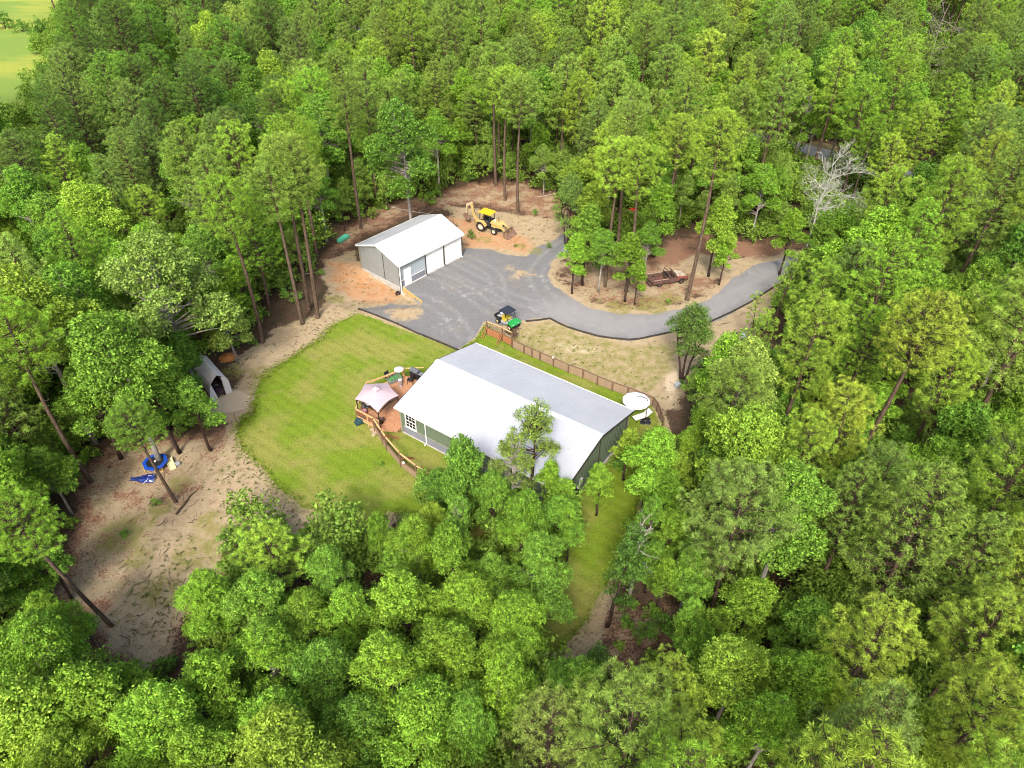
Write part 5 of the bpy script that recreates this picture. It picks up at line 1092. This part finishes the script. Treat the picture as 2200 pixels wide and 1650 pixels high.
for b_, tn, va, lb in (((565,735),'bright green',3,'tall pine with a long reddish bare trunk left of the lawn'), ((683,682),'olive green',1,'tall pine with bare trunk at the sandy path left of the garage'), ((650,695),'olive green',0,'slim pine left of the sandy path, beside its taller twin'), ((665,665),'olive green',4,'pine standing just behind the pair at the sandy path'), ((775,490),'olive green',1,'tall pine directly behind the garage, left side'), ((1085,430),'yellow-green',0,'tall pine rising behind the backhoe loader'), ((1112,455),'olive green',3,'pale trunked pine right behind the backhoe loader'), ((1065,398),'olive green',1,'pine farther back behind the backhoe cab'), ((195,1035),'bright green',2,'dark trunked pine left of the trampoline')):
    T_('tallpine', 0, 0, None, tn, va % 3, .98, lb, base=b_)
T_('longleaf', 610, 240, 55, 'yellow-green', 2, label='bright rounded pine crown upper left of the garage'); T_('longleaf', 510, 340, 62, 'yellow-green', 0); T_('longleaf', 640, 330, 60, 'yellow-green', 3); T_('longleaf', 400, 350, 60, 'olive green', 1); T_('longleaf', 320, 450, 50, 'yellow-green', 2)
T_('broadleaf', 870, 320, 88, 'deep green', 5, label='wide dark green broadleaf tree behind the garage roof')
T_('broadleaf', 500, 70, 42, 'pale green', 2, label='pale yellow-green poplar-like tree among dark pines, upper left')
T_('broadleaf', 510, 160, 48, 'fresh green', 0)

# ------------------------------------------------------------------ keep-out outlines (in the photo) for crowns and bases
CLEAR = [(690,565),(715,520),(760,500),(860,450),(955,425),(1000,400),(1130,405),(1190,450),(1240,500),(1300,560),(1400,520),(1500,500),(1600,530),(1735,515),(1735,565),(1660,620),(1660,700),(1580,720),(1560,760),(1490,790),(1455,830),(1450,880),(1440,925),(1360,960),(1310,1010),(1360,1060),(1370,1110),(1335,1200),(1290,1290),(1420,1290),(1440,1390),(1240,1440),(1190,1400),(1235,1250),(1240,1100),(1215,1060),(1150,1060),(1000,1000),(900,1030),(880,1090),(800,1110),(740,1145),(690,1170),(640,1110),(500,1110),(475,1220),(395,1300),(355,1400),(310,1435),(240,1395),(190,1370),(130,1290),(160,1240),(180,1110),(175,1020),(230,985),(300,965),(440,950),(480,900),(440,860),(440,800),(480,790),(480,755),(560,720),(600,650),(680,600)]
SPOTS = [((1945,380),(1995,380),(1995,396),(1945,398)), ((1755,316),(1810,320),(1810,334),(1755,332)), ((705,50),(730,52),(728,66),(708,66)), ((0,0),(125,0),(110,110),(45,225),(0,250)), ((1715,345),(1830,345),(1830,455),(1715,455)), ((1985,35),(2055,35),(2055,85),(1985,85)), ((1325,455),(1372,450),(1372,486),(1325,486)), ((1690,270),(1730,275),(1725,290),(1690,288)), ((1040,1115),(1080,1110),(1060,1165),(1035,1175))]
DEADB = (1775, 505)
cand = []
q = random.Random(3)
cell = {}
def key(x, y): return (int(x//6), int(y//6))
def ok(x, y, r, fac=.74):
    kx, ky = key(x, y)
    for a in (-1, 0, 1):
        for b_ in (-1, 0, 1):
            for (X_, Y_, R_) in cell.get((kx+a, ky+b_), ()):
                if (X_-x)**2+(Y_-y)**2 < (fac*(r+R_))**2: return False
    return True
def put(x, y, r): cell.setdefault(key(x, y), []).append((x, y, r))
for T in TREES: put(T['x'], T['y'], T['R'])
NC = 60000; cy_ = 8+ (NR.rand(NC)**.75)*235; cx_ = (NR.rand(NC)*2-1)*(cy_*.80+22)
bu = np.zeros(NC); bv = np.zeros(NC)
for i in range(NC): bu[i], bv[i], _ = PJ(cx_[i], cy_[i], 0.)
CW = W(CLEAR); sdw = sdf(cx_, cy_, CW)                      # metres from the clearing, on the ground
sm_ = sdf(cx_, cy_, MEADOW); srd = segd(cx_, cy_, rp)
order = np.argsort(-(sdw > -6).astype(int)*0 + np.arange(NC)*0+np.arange(NC))
sps = []
for i in range(NC):
    if len(TREES) > 1450: break
    x, y = float(cx_[i]), float(cy_[i])
    if sdw[i] > -.6 or sm_[i] > -2 or srd[i] < 3.2: continue
    u, v = bu[i], bv[i]
    # species by district
    r_ = q.random()
    if u < 760 and v > 640: sp = 'broadleaf' if r_ < (.94 if v > 1080 else .72) else 'loblolly'
    elif v > 1050 and u < 1330: sp = 'broadleaf' if r_ < .80 else 'sparse_tree' if r_ < .93 else 'longleaf'
    elif u > 1330 and v > 620: sp = 'longleaf' if r_ < .36 else ('loblolly' if r_ < .55 else 'broadleaf')
    elif u < 700: sp = 'loblolly' if r_ < .55 else ('longleaf' if r_ < .78 else 'broadleaf')
    else: sp = 'longleaf' if r_ < .55 else ('loblolly' if r_ < .72 else 'broadleaf')
    if sdw[i] > -4 and q.random() < .4: sp = 'broadleaf'
    var = q.randrange(len(PROTO[sp])); s = q.uniform(.72, 1.18)
    if sp == 'broadleaf' and sdw[i] > -5: s = q.uniform(.5, .85)
    _, _, H, zb, Rc = PROTO[sp][var]; r = Rc*s
    if not ok(x, y, r, .52 if sp == 'broadleaf' else .57): continue
    bad = False
    for fz in ((zb*.75+H*.25), H*.9, zb*.9+H*.1):
        uu, vv, dd = PJ(x, y, fz*s); rp_ = r*FPX/dd*(.82 if fz < H*.8 else .4)
        if sdf([uu], [vv], CLEAR)[0] > -rp_: bad = True; break
        for S_ in SPOTS:
            if sdf([uu], [vv], S_)[0] > -rp_*(1.15 if S_ is SPOTS[3] else .6): bad = True; break
        if bad: break
    if bad: continue
    ub_, vb_, _ = PJ(x, y, H*s*.6)
    r2 = q.random()
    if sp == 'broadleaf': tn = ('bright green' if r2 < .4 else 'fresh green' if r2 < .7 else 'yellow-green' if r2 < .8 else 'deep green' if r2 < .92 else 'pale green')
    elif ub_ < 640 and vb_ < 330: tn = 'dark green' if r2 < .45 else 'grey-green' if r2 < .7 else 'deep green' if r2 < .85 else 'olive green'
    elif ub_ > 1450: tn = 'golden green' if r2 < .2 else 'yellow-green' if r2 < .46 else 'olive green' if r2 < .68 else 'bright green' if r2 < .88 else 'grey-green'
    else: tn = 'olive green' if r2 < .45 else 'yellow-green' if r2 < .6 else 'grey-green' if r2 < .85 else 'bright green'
    put(x, y, r)
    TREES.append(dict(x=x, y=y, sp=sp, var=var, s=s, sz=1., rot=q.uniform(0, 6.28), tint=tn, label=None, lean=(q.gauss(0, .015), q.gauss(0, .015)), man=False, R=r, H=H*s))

cellk = cell; cell = {}
nu = 0
for T in TREES:
    if T['sp'] not in ('tallpine', 'longleaf', 'loblolly'): put(T['x'], T['y'], T['R'])
for i in range(NC-1, 0, -1):
    if nu > 230: break
    if not (-20 < sdw[i] < -1.2) or sm_[i] > -2 or srd[i] < 3.5 or q.random() < .3: continue
    if bv[i] > 1250 or bv[i] < 150: continue
    x, y = float(cx_[i]), float(cy_[i]); var = q.choice((0, 2, 4, 4, 4)); s = q.uniform(.42, .72); _, _, H, zb, Rc = PROTO['broadleaf'][var]; r = Rc*s
    if not ok(x, y, r, .8): continue
    uu, vv, dd = PJ(x, y, (zb+H)*.5*s)
    if sdf([uu], [vv], CLEAR)[0] > -r*FPX/dd*.8 or any(sdf([uu], [vv], S_)[0] > -r*FPX/dd for S_ in SPOTS): continue
    put(x, y, r); nu += 1; r2 = q.random()
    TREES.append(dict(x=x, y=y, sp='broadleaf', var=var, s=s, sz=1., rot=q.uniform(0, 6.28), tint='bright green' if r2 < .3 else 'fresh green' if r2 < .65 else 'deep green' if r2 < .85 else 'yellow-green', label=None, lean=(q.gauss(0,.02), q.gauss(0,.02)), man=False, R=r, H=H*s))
for k_, L_ in cellk.items(): cell.setdefault(k_, []).extend(L_)
# ------------------------------------------------------------------ which are single things, which join the far wood
for T in TREES:
    T['u'], T['v'], T['d'] = PJ(T['x'], T['y'], T['H']*.72); T['px'] = T['R']*FPX/T['d']
    T['in'] = (-T['px'] < T['u'] < 2200+T['px']) and (-T['px']*1.6 < T['v'] < 1650+T['px']*1.5)
PIN = ('longleaf', 'tallpine', 'loblolly', 'young_pine')
single = []
for kinds in (PIN, ('broadleaf', 'oak', 'willow_oak', 'sparse_tree', 'vine_tree')):
    L_ = [T for T in TREES if T['sp'] in kinds and T['in']]; L_.sort(key=lambda T: (-T['man'], -T['px'])); single += L_[:298]
ids = {id(T) for T in single}; far = [T for T in TREES if id(T) not in ids]

# landmarks for telling trees apart in words
LM = [(880,540,'the garage'), (1055,465,'the backhoe'), (1300,590,'the driveway island'), (1435,605,'the rusty pickup'), (1720,545,'the far driveway end'), (1500,715,'the driveway bend'), (1090,890,'the house'), (1370,860,'the white umbrella'), (460,815,'the white shelter'), (333,990,'the blue trampoline'), (240,1345,'the bare dark trunk'), (620,900,'the lawn'), (1770,400,'the bare white tree'), (1970,388,'the far gravel road'), (50,120,'the meadow'), (1320,1200,'the vine-clad tree'), (1590,1130,'the round pine'), (1880,1390,'the star-needled pine'), (1190,1600,'the pale bottom pine'), (300,1250,'the sandy clearing'), (2020,60,'the bare grey tree'), (345,610,'the pale oak'), (870,290,'the dark garage-side tree'), (500,80,'the pale upper tree'), (2125,985,'the dusty green tree'), (740,505,'the teal trough')]
def place_words(u, v):
    u = min(2199, max(0, u)); v = min(1649, max(0, v))
    d, a, b_, n = min((math.hypot(u-a, (v-b_)*1.2), a, b_, n) for a, b_, n in LM)
    dx, dy = u-a, v-b_
    w = ('left of' if dx < 0 else 'right of') if abs(dx) > abs(dy)*1.3 else ('above' if dy < 0 else 'below')
    far_ = 'just ' if d < 110 else ('' if d < 260 else 'far ')
    return far_+w+' '+n
ORD = ['first','second','third','fourth','fifth','sixth','seventh','eighth','ninth','tenth','eleventh','twelfth','thirteenth','fourteenth','fifteenth','sixteenth','seventeenth','eighteenth','nineteenth','twentieth']
def auto_labels(items, noun):
    g = {}
    for T in items:
        if T['label']: continue
        sz_ = 'broad' if T['px'] > (85 if T['v'] > 900 else 58) else ('' if T['px'] > (45 if T['v'] > 900 else 34) else 'narrow')
        base = ' '.join(x for x in (sz_, T['tint'], noun(T)) if x)
        g.setdefault((base, place_words(T['u'], T['v'])), []).append(T)
    for (base, pl), L_ in g.items():
        L_.sort(key=lambda T: T['u'])
        for k, T in enumerate(L_):
            if len(L_) == 1: T['label'] = base+' '+pl
            else: T['label'] = base+' '+pl+', '+(ORD[k]+' from the left' if k else 'leftmost')+('' if k < len(L_)-1 or k == 0 else '')
auto_labels(single, lambda T: SPW[T['sp']])
GRP = {'tallpine': 'pines of the wood', 'longleaf': 'pines of the wood', 'loblolly': 'pines of the wood', 'young_pine': 'young pines by the driveway'}
NAM = {'tallpine': 'pine_tree', 'longleaf': 'pine_tree', 'loblolly': 'pine_tree', 'young_pine': 'pine_tree', 'oak': 'oak_tree', 'vine_tree': 'broadleaf_tree'}
SRC = {}
def place_tree(T):
    tm, cm, H, zb, Rc = PROTO[T['sp']][T['var']]
    e = bpy.data.objects.new(NAM.get(T['sp'], 'broadleaf_tree'), None); col.objects.link(e)
    e.location = (T['x'], T['y'], float(dip(T['x'], T['y']))-.05); e.rotation_euler = (-T['lean'][1], T['lean'][0], 0)
    if T['lean'] == (0, 0): e.rotation_euler = (0, 0, 0)
    s = T['s']; w_ = R.uniform(.88, 1.15) if T['sp'] not in PIN else 1.; e.scale = (s*w_, s/w_, s*T['sz'])
    tag(e, T['label'], 'pine tree' if T['sp'] in PIN else 'tree', GRP.get(T['sp'], 'broadleaf trees of the wood'))
    a = bpy.data.objects.new('trunk', tm); b_ = bpy.data.objects.new('crown', cm)
    for o in (a, b_): col.objects.link(o); o.parent = e; o.rotation_euler = (0, 0, T['rot'])
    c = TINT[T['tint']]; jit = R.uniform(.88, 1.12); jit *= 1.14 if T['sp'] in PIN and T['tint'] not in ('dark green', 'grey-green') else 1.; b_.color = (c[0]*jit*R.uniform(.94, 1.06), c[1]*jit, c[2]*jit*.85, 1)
    SRC.setdefault((T['sp'], T['var']), (a, b_))
for T in single: place_tree(T)
print('single trees', len(single), 'far', len(far))

# far wood: one stuff object, geometry nodes put the same trees on its points
def scatter(name, items, keys, label, kind='stuff', srcs=None):
    if not items: return
    me = bpy.data.meshes.new(name); me.from_pydata([(T['x'], T['y'], T.get('z', -.05)) for T in items], [], []); me.update()
    at = me.attributes.new('variant', 'INT', 'POINT'); at.data.foreach_set('value', [keys.index((T['sp'], T['var'])) for T in items])
    at = me.attributes.new('size', 'FLOAT', 'POINT'); at.data.foreach_set('value', [T['s'] for T in items])
    at = me.attributes.new('turn', 'FLOAT', 'POINT'); at.data.foreach_set('value', [T['rot'] for T in items])
    ob = bpy.data.objects.new(name, me); col.objects.link(ob); tag(ob, label, kind=kind)
    ng = bpy.data.node_groups.new(name, 'GeometryNodeTree'); ng.interface.new_socket('Geometry', in_out='INPUT', socket_type='NodeSocketGeometry'); ng.interface.new_socket('Geometry', in_out='OUTPUT', socket_type='NodeSocketGeometry')
    N = ng.nodes; Lk = ng.links; gi = N.new('NodeGroupInput'); go = N.new('NodeGroupOutput'); jn = N.new('GeometryNodeJoinGeometry')
    m2p = N.new('GeometryNodeMeshToPoints'); Lk.new(gi.outputs[0], m2p.inputs[0])
    def attr(n, t):
        o = N.new('GeometryNodeInputNamedAttribute'); o.data_type = t; o.inputs[0].default_value = n; return o.outputs[0]
    va = attr('variant', 'INT'); sz_ = attr('size', 'FLOAT'); tu = attr('turn', 'FLOAT'); cx = N.new('ShaderNodeCombineXYZ'); Lk.new(tu, cx.inputs[2])
    for k, ky in enumerate(keys):
        obs = (srcs or SRC).get(ky)
        if not obs: continue
        cmp_ = N.new('FunctionNodeCompare'); cmp_.data_type = 'INT'; cmp_.operation = 'EQUAL'; Lk.new(va, cmp_.inputs[2]); cmp_.inputs[3].default_value = k
        for o_ in obs:
            oi = N.new('GeometryNodeObjectInfo'); oi.inputs[0].default_value = o_; oi.transform_space = 'ORIGINAL'; oi.inputs['As Instance'].default_value = True
            ip = N.new('GeometryNodeInstanceOnPoints'); Lk.new(m2p.outputs[0], ip.inputs['Points']); Lk.new(cmp_.outputs[0], ip.inputs['Selection']); Lk.new(oi.outputs['Geometry'], ip.inputs['Instance']); Lk.new(sz_, ip.inputs['Scale'])
            e2 = N.new('FunctionNodeEulerToRotation'); Lk.new(cx.outputs[0], e2.inputs[0]); Lk.new(e2.outputs[0], ip.inputs['Rotation'])
            Lk.new(ip.outputs[0], jn.inputs[0])
    Lk.new(jn.outputs[0], go.inputs[0]); md = ob.modifiers.new('scatter', 'NODES'); md.node_group = ng
    ob.color = (.145, .225, .04, 1); return ob
scatter('far_wood', far, list(SRC.keys()), 'the more distant crowns of the surrounding pine wood')

# ------------------------------------------------------------------ the two bare trees
def bare_tree(name, label, x, y, H, Rc, m, seed, dens=1.):
    q = random.Random(seed); t = thing(name, label, 'dead tree', (x, y, 0)); mb = MB(); br = MB()
    trunk = [Vector((q.uniform(-.06,.06)*k, q.uniform(-.06,.06)*k, H*k/6)) for k in range(7)]; mb.tube(trunk, [.15*(1-k/7.3) for k in range(7)], 8); mb.part('trunk', m, t)
    def grow(p, d, L, r, lv):
        n = 4; pts = [p]; dd = d
        for k in range(n): dd = (dd+Vector((q.gauss(0,.22), q.gauss(0,.22), q.gauss(.04,.16)))).normalized(); pts.append(pts[-1]+dd*L/n)
        br.tube(pts, [r*(1-.7*k/n) for k in range(n+1)], 5 if lv < 2 else 3, False)
        if lv < 3:
            for k in range(int((3 if lv else 5)*dens)+1):
                i = q.randint(1, n); a = Vector((q.gauss(0,1), q.gauss(0,1), q.gauss(.2,.6))).normalized(); grow(pts[i], (dd*.7+a*.8).normalized(), L*q.uniform(.38,.62), r*.5, lv+1)
    for k in range(12):
        z = .34+.62*k/12; i = min(5, int(z*6)); p = trunk[i].lerp(trunk[i+1], z*6-i); a = k*2.4+q.uniform(-.4,.4)
        grow(p, Vector((math.cos(a), math.sin(a), q.uniform(.1,.8))).normalized(), Rc*q.uniform(.55, 1.05)*(1.15-z*.5), .055, 0)
    br.part('branches', m, t)
bx, by = G(1772, 400, 9.0); bare_tree('dead_tree', 'bare white dead tree standing among green pines right of the island', bx, by, 13, 4.8, M_dead, 5, 1.6)
bx, by = G(2020, 60, 15); bare_tree('dead_tree', 'bare grey dead tree in the upper right of the wood', bx, by, 19, 5.5, mat('grey_dead_wood', (.22,.19,.16), .9, 0, .2, 3, .1), 9, 1.3)
bx, by = G(1372, 1175, 5.5); bare_tree('dead_tree', 'forked bare snag rising from the vine-clad tree beside the lawn strip', bx, by, 8.5, 1.9, mat('grey_snag', (.30,.28,.24), .9, 0, .2, 3, .1), 12, .5)

# ------------------------------------------------------------------ shrubs at the clearing edge (things) and undergrowth (stuff)
SHR = []
def shrub(u, v, s, tint='fresh green', var=None, label=None):
    x, y = G(u, v); var = R.randrange(3) if var is None else var
    SHR.append(dict(x=x, y=y, sp='shrub', var=var, s=s, rot=R.uniform(0, 6.28), tint=tint, label=label)); put(x, y, .6)
for a in ((1013,513,.55,'deep green','low dark shrub at the right corner of the garage'),(1108,530,.35,'olive green','tiny scrubby shrub on the orange clay'),(1180,533,.35,'olive green','small scrubby shrub at the gravel edge'),(1245,572,.7,'bright green','bright shrub at the left end of the driveway island'),(730,478,.6,'fresh green',None),(880,425,.6,'yellow-green',None),(690,590,.6,'fresh green',None),(612,640,.7,'fresh green',None),(640,650,.6,'fresh green',None),(337,1085,.35,'fresh green','lone tiny shrub on the sand below the trampoline'),(270,1150,.5,'fresh green',None),(1350,590,.7,'bright green',None),(1362,560,.9,'fresh green',None),(1340,520,.8,'bright green',None),(520,745,.6,'fresh green',None),(545,740,.6,'deep green',None),(1490,850,.7,'fresh green',None),(1465,830,.5,'deep green',None),(1435,650,.4,'bright green',None),(860,405,.8,'fresh green',None),(925,440,.8,'bright green',None),(945,405,.8,'fresh green',None),(1150,460,.5,'fresh green',None),(800,470,.7,'yellow-green',None),(1620,735,.5,'fresh green',None),(820,1000,.2,'fresh green',None),(1055,1085,.5,'fresh green',None),(1275,1010,.4,'fresh green',None),(1250,562,1.0,'bright green',None),(1285,575,1.0,'fresh green',None),(1310,556,1.1,'bright green',None),(1268,540,1.2,'fresh green',None),(1398,556,.9,'bright green',None),(1372,575,.8,'fresh green',None),(1345,1345,.6,'fresh green',None),(1400,1320,.8,'bright green',None),(1385,1375,.7,'fresh green',None),(1330,1390,.5,'yellow-green',None),(1425,1350,.9,'deep green',None),(1360,1300,.5,'fresh green',None),(12,62,2.6,'deep green','leftmost dark bush on the far meadow'),(48,68,2.4,'deep green','middle dark bush on the far meadow'),(92,80,2.6,'deep green','dark bush on the far meadow nearest the wood')):
    shrub(a[0], a[1], a[2], a[3], None, a[4])
n_ = 0
for i in range(NC):
    if n_ >= 190: break
    if not (-5.5 < sdw[i] < -.2) or not (0 < bu[i] < 2200 and 380 < bv[i] < 1500): continue
    x, y = float(cx_[i]), float(cy_[i])
    if not ok(x, y, .5, .28): continue
    s = R.uniform(.45, 1.15); put(x, y, .5); n_ += 1
    SHR.append(dict(x=x, y=y, sp='shrub', var=R.randrange(3), s=s, rot=R.uniform(0, 6.28), tint=R.choice(('fresh green','bright green','deep green','yellow-green','olive green')), label=None))
for T in SHR:
    Rc = PROTO['shrub'][T['var']][4]; T['u'], T['v'], T['d'] = PJ(T['x'], T['y'], .8); T['px'] = Rc*T['s']*FPX/T['d']*3
auto_labels(SHR, lambda T: 'shrub')
for T in SHR:
    tm, cm, H, zb, Rc = PROTO['shrub'][T['var']]
    e = bpy.data.objects.new('shrub', None); col.objects.link(e); e.location = (T['x'], T['y'], float(dip(T['x'], T['y']))-.03); e.scale = (T['s'],)*3
    tag(e, T['label'], 'shrub', 'shrubs along the clearing edge')
    a = bpy.data.objects.new('stems', tm); b_ = bpy.data.objects.new('foliage', cm)
    for o in (a, b_): col.objects.link(o); o.parent = e; o.rotation_euler = (0, 0, T['rot'])
    c = TINT[T['tint']]; b_.color = (*c, 1); SRC.setdefault(('shrub', T['var']), (b_,))
ug = []
for i in range(0, NC):
    if len(ug) > 6200: break
    if sdw[i] > -1.6 or sm_[i] > -1 or srd[i] < 4.5 or NR.rand() < .2: continue
    x, y = float(cx_[i]), float(cy_[i]); uu, vv, dd = PJ(x, y, 1.5)
    if any(sdf([uu], [vv], S_)[0] > -8 for S_ in SPOTS[:3]) or sdf([uu], [vv], CLEAR)[0] > -14: continue
    ug.append(dict(x=x, y=y, sp='shrub', var=R.randrange(3), s=R.uniform(.8, 2.3), rot=R.uniform(0, 6.28)))
o = scatter('undergrowth', ug, [('shrub', 0), ('shrub', 1), ('shrub', 2)], 'leafy undergrowth beneath the trees of the wood')
o.color = (.125, .205, .03, 1)

# ------------------------------------------------------------------ weeds, twigs and litter (stuff)
def weeds():
    rs = np.random.RandomState(21); n = 5200; u = rs.rand(n)*1400+120; v = rs.rand(n)*1050+430; P_ = []; 
    xs = np.zeros(n); ys_ = np.zeros(n)
    for i in range(n): xs[i], ys_[i] = G(u[i], v[i])
    a = np.maximum.reduce([sdf(xs, ys_, W_) for W_ in (SAND, SANDE, SANDR, SANDMID, STRAWI)]); b_ = np.maximum(sdf(xs, ys_, LAWN), sdf(xs, ys_, GRAVEL)); c_ = sdf(xs, ys_, SHEDPAD)
    cl = np.sin(xs*.9)*np.cos(ys_*.7)+np.sin(xs*.31+ys_*.5)
    m = (a > .3) & (b_ < -.4) & (c_ < -.5) & (cl > -.25); m |= (a > .3) & (b_ < -.4) & (c_ < -.5) & (rs.rand(n) < .1)
    P_ = np.stack([xs[m], ys_[m], dip(xs[m], ys_[m])+.02], 1); D = np.tile([0, 0, 1.], (len(P_), 1))
    vv, f = tufts(rs, P_, D, .26, 9, .05, 1.2, .3); vv[:, 2] = np.maximum(vv[:, 2], dip(vv[:, 0], vv[:, 1])+.005)
    me = mesh_np('weeds', vv, f, M_leaf); o = bpy.data.objects.new('weeds', me); col.objects.link(o); tag(o, 'small weed tufts scattered over the sandy ground', kind='stuff'); o.color = (.10,.13,.03,1)
weeds()
def twigs():
    rs = np.random.RandomState(22); mb = MB(); n = 0
    regs = [STRAWT, STRAWI, STRAWL, SAND, SANDR, STRAWB]
    while n < 900:
        u, v = rs.rand()*1500+120, rs.rand()*1050+400; x, y = G(u, v)
        if max(sdf([x], [y], q_)[0] for q_ in regs) < .1 or max(sdf([x], [y], LAWN)[0], sdf([x], [y], GRAVEL)[0], sdf([x], [y], SHEDPAD)[0]) > -.3: continue
        if (math.sin(x*.8+y*.3)+math.cos(y*1.1)) < -.2 and rs.rand() < .8: continue
        a = rs.rand()*PI; L_ = .12+rs.rand()**3*.8; z = float(dip(x, y))+.03; mb.beam((x-math.cos(a)*L_/2, y-math.sin(a)*L_/2, z), (x+math.cos(a)*L_/2, y+math.sin(a)*L_/2, z+rs.rand()*.12), .012+.02*rs.rand()); n += 1
    tag(mb.part('twig_litter', M_bark), 'fallen twigs and bark scattered on the straw and sand', kind='stuff')
twigs()
# longer grass along fences and lawn rims
def lawn_grass():
    rs = np.random.RandomState(23); n = 9000; pts = []
    segs = []
    for poly in (LAWN,): segs += list(zip(poly, poly[1:]+poly[:1]))
    for k in range(n):
        a, c = segs[rs.randint(len(segs))]; t = rs.rand(); pts.append((a[0]+(c[0]-a[0])*t+rs.normal()*.35, a[1]+(c[1]-a[1])*t+rs.normal()*.35, .0))
    P_ = np.array(pts); b_ = sdf(P_[:, 0], P_[:, 1], GRAVEL); P_ = P_[b_ < -.15]
    vv, f = tufts(rs, P_, np.tile([0, 0, 1.], (len(P_), 1)), .13, 6, .03, 1.0, .1); vv[:, 2] = np.maximum(vv[:, 2], .005)
    me = mesh_np('grass_fringe', vv, f, M_leaf); o = bpy.data.objects.new('grass_fringe', me); col.objects.link(o); tag(o, 'ragged fringe of longer grass round the lawn', kind='stuff'); o.color = (.14,.20,.02,1)
lawn_grass()
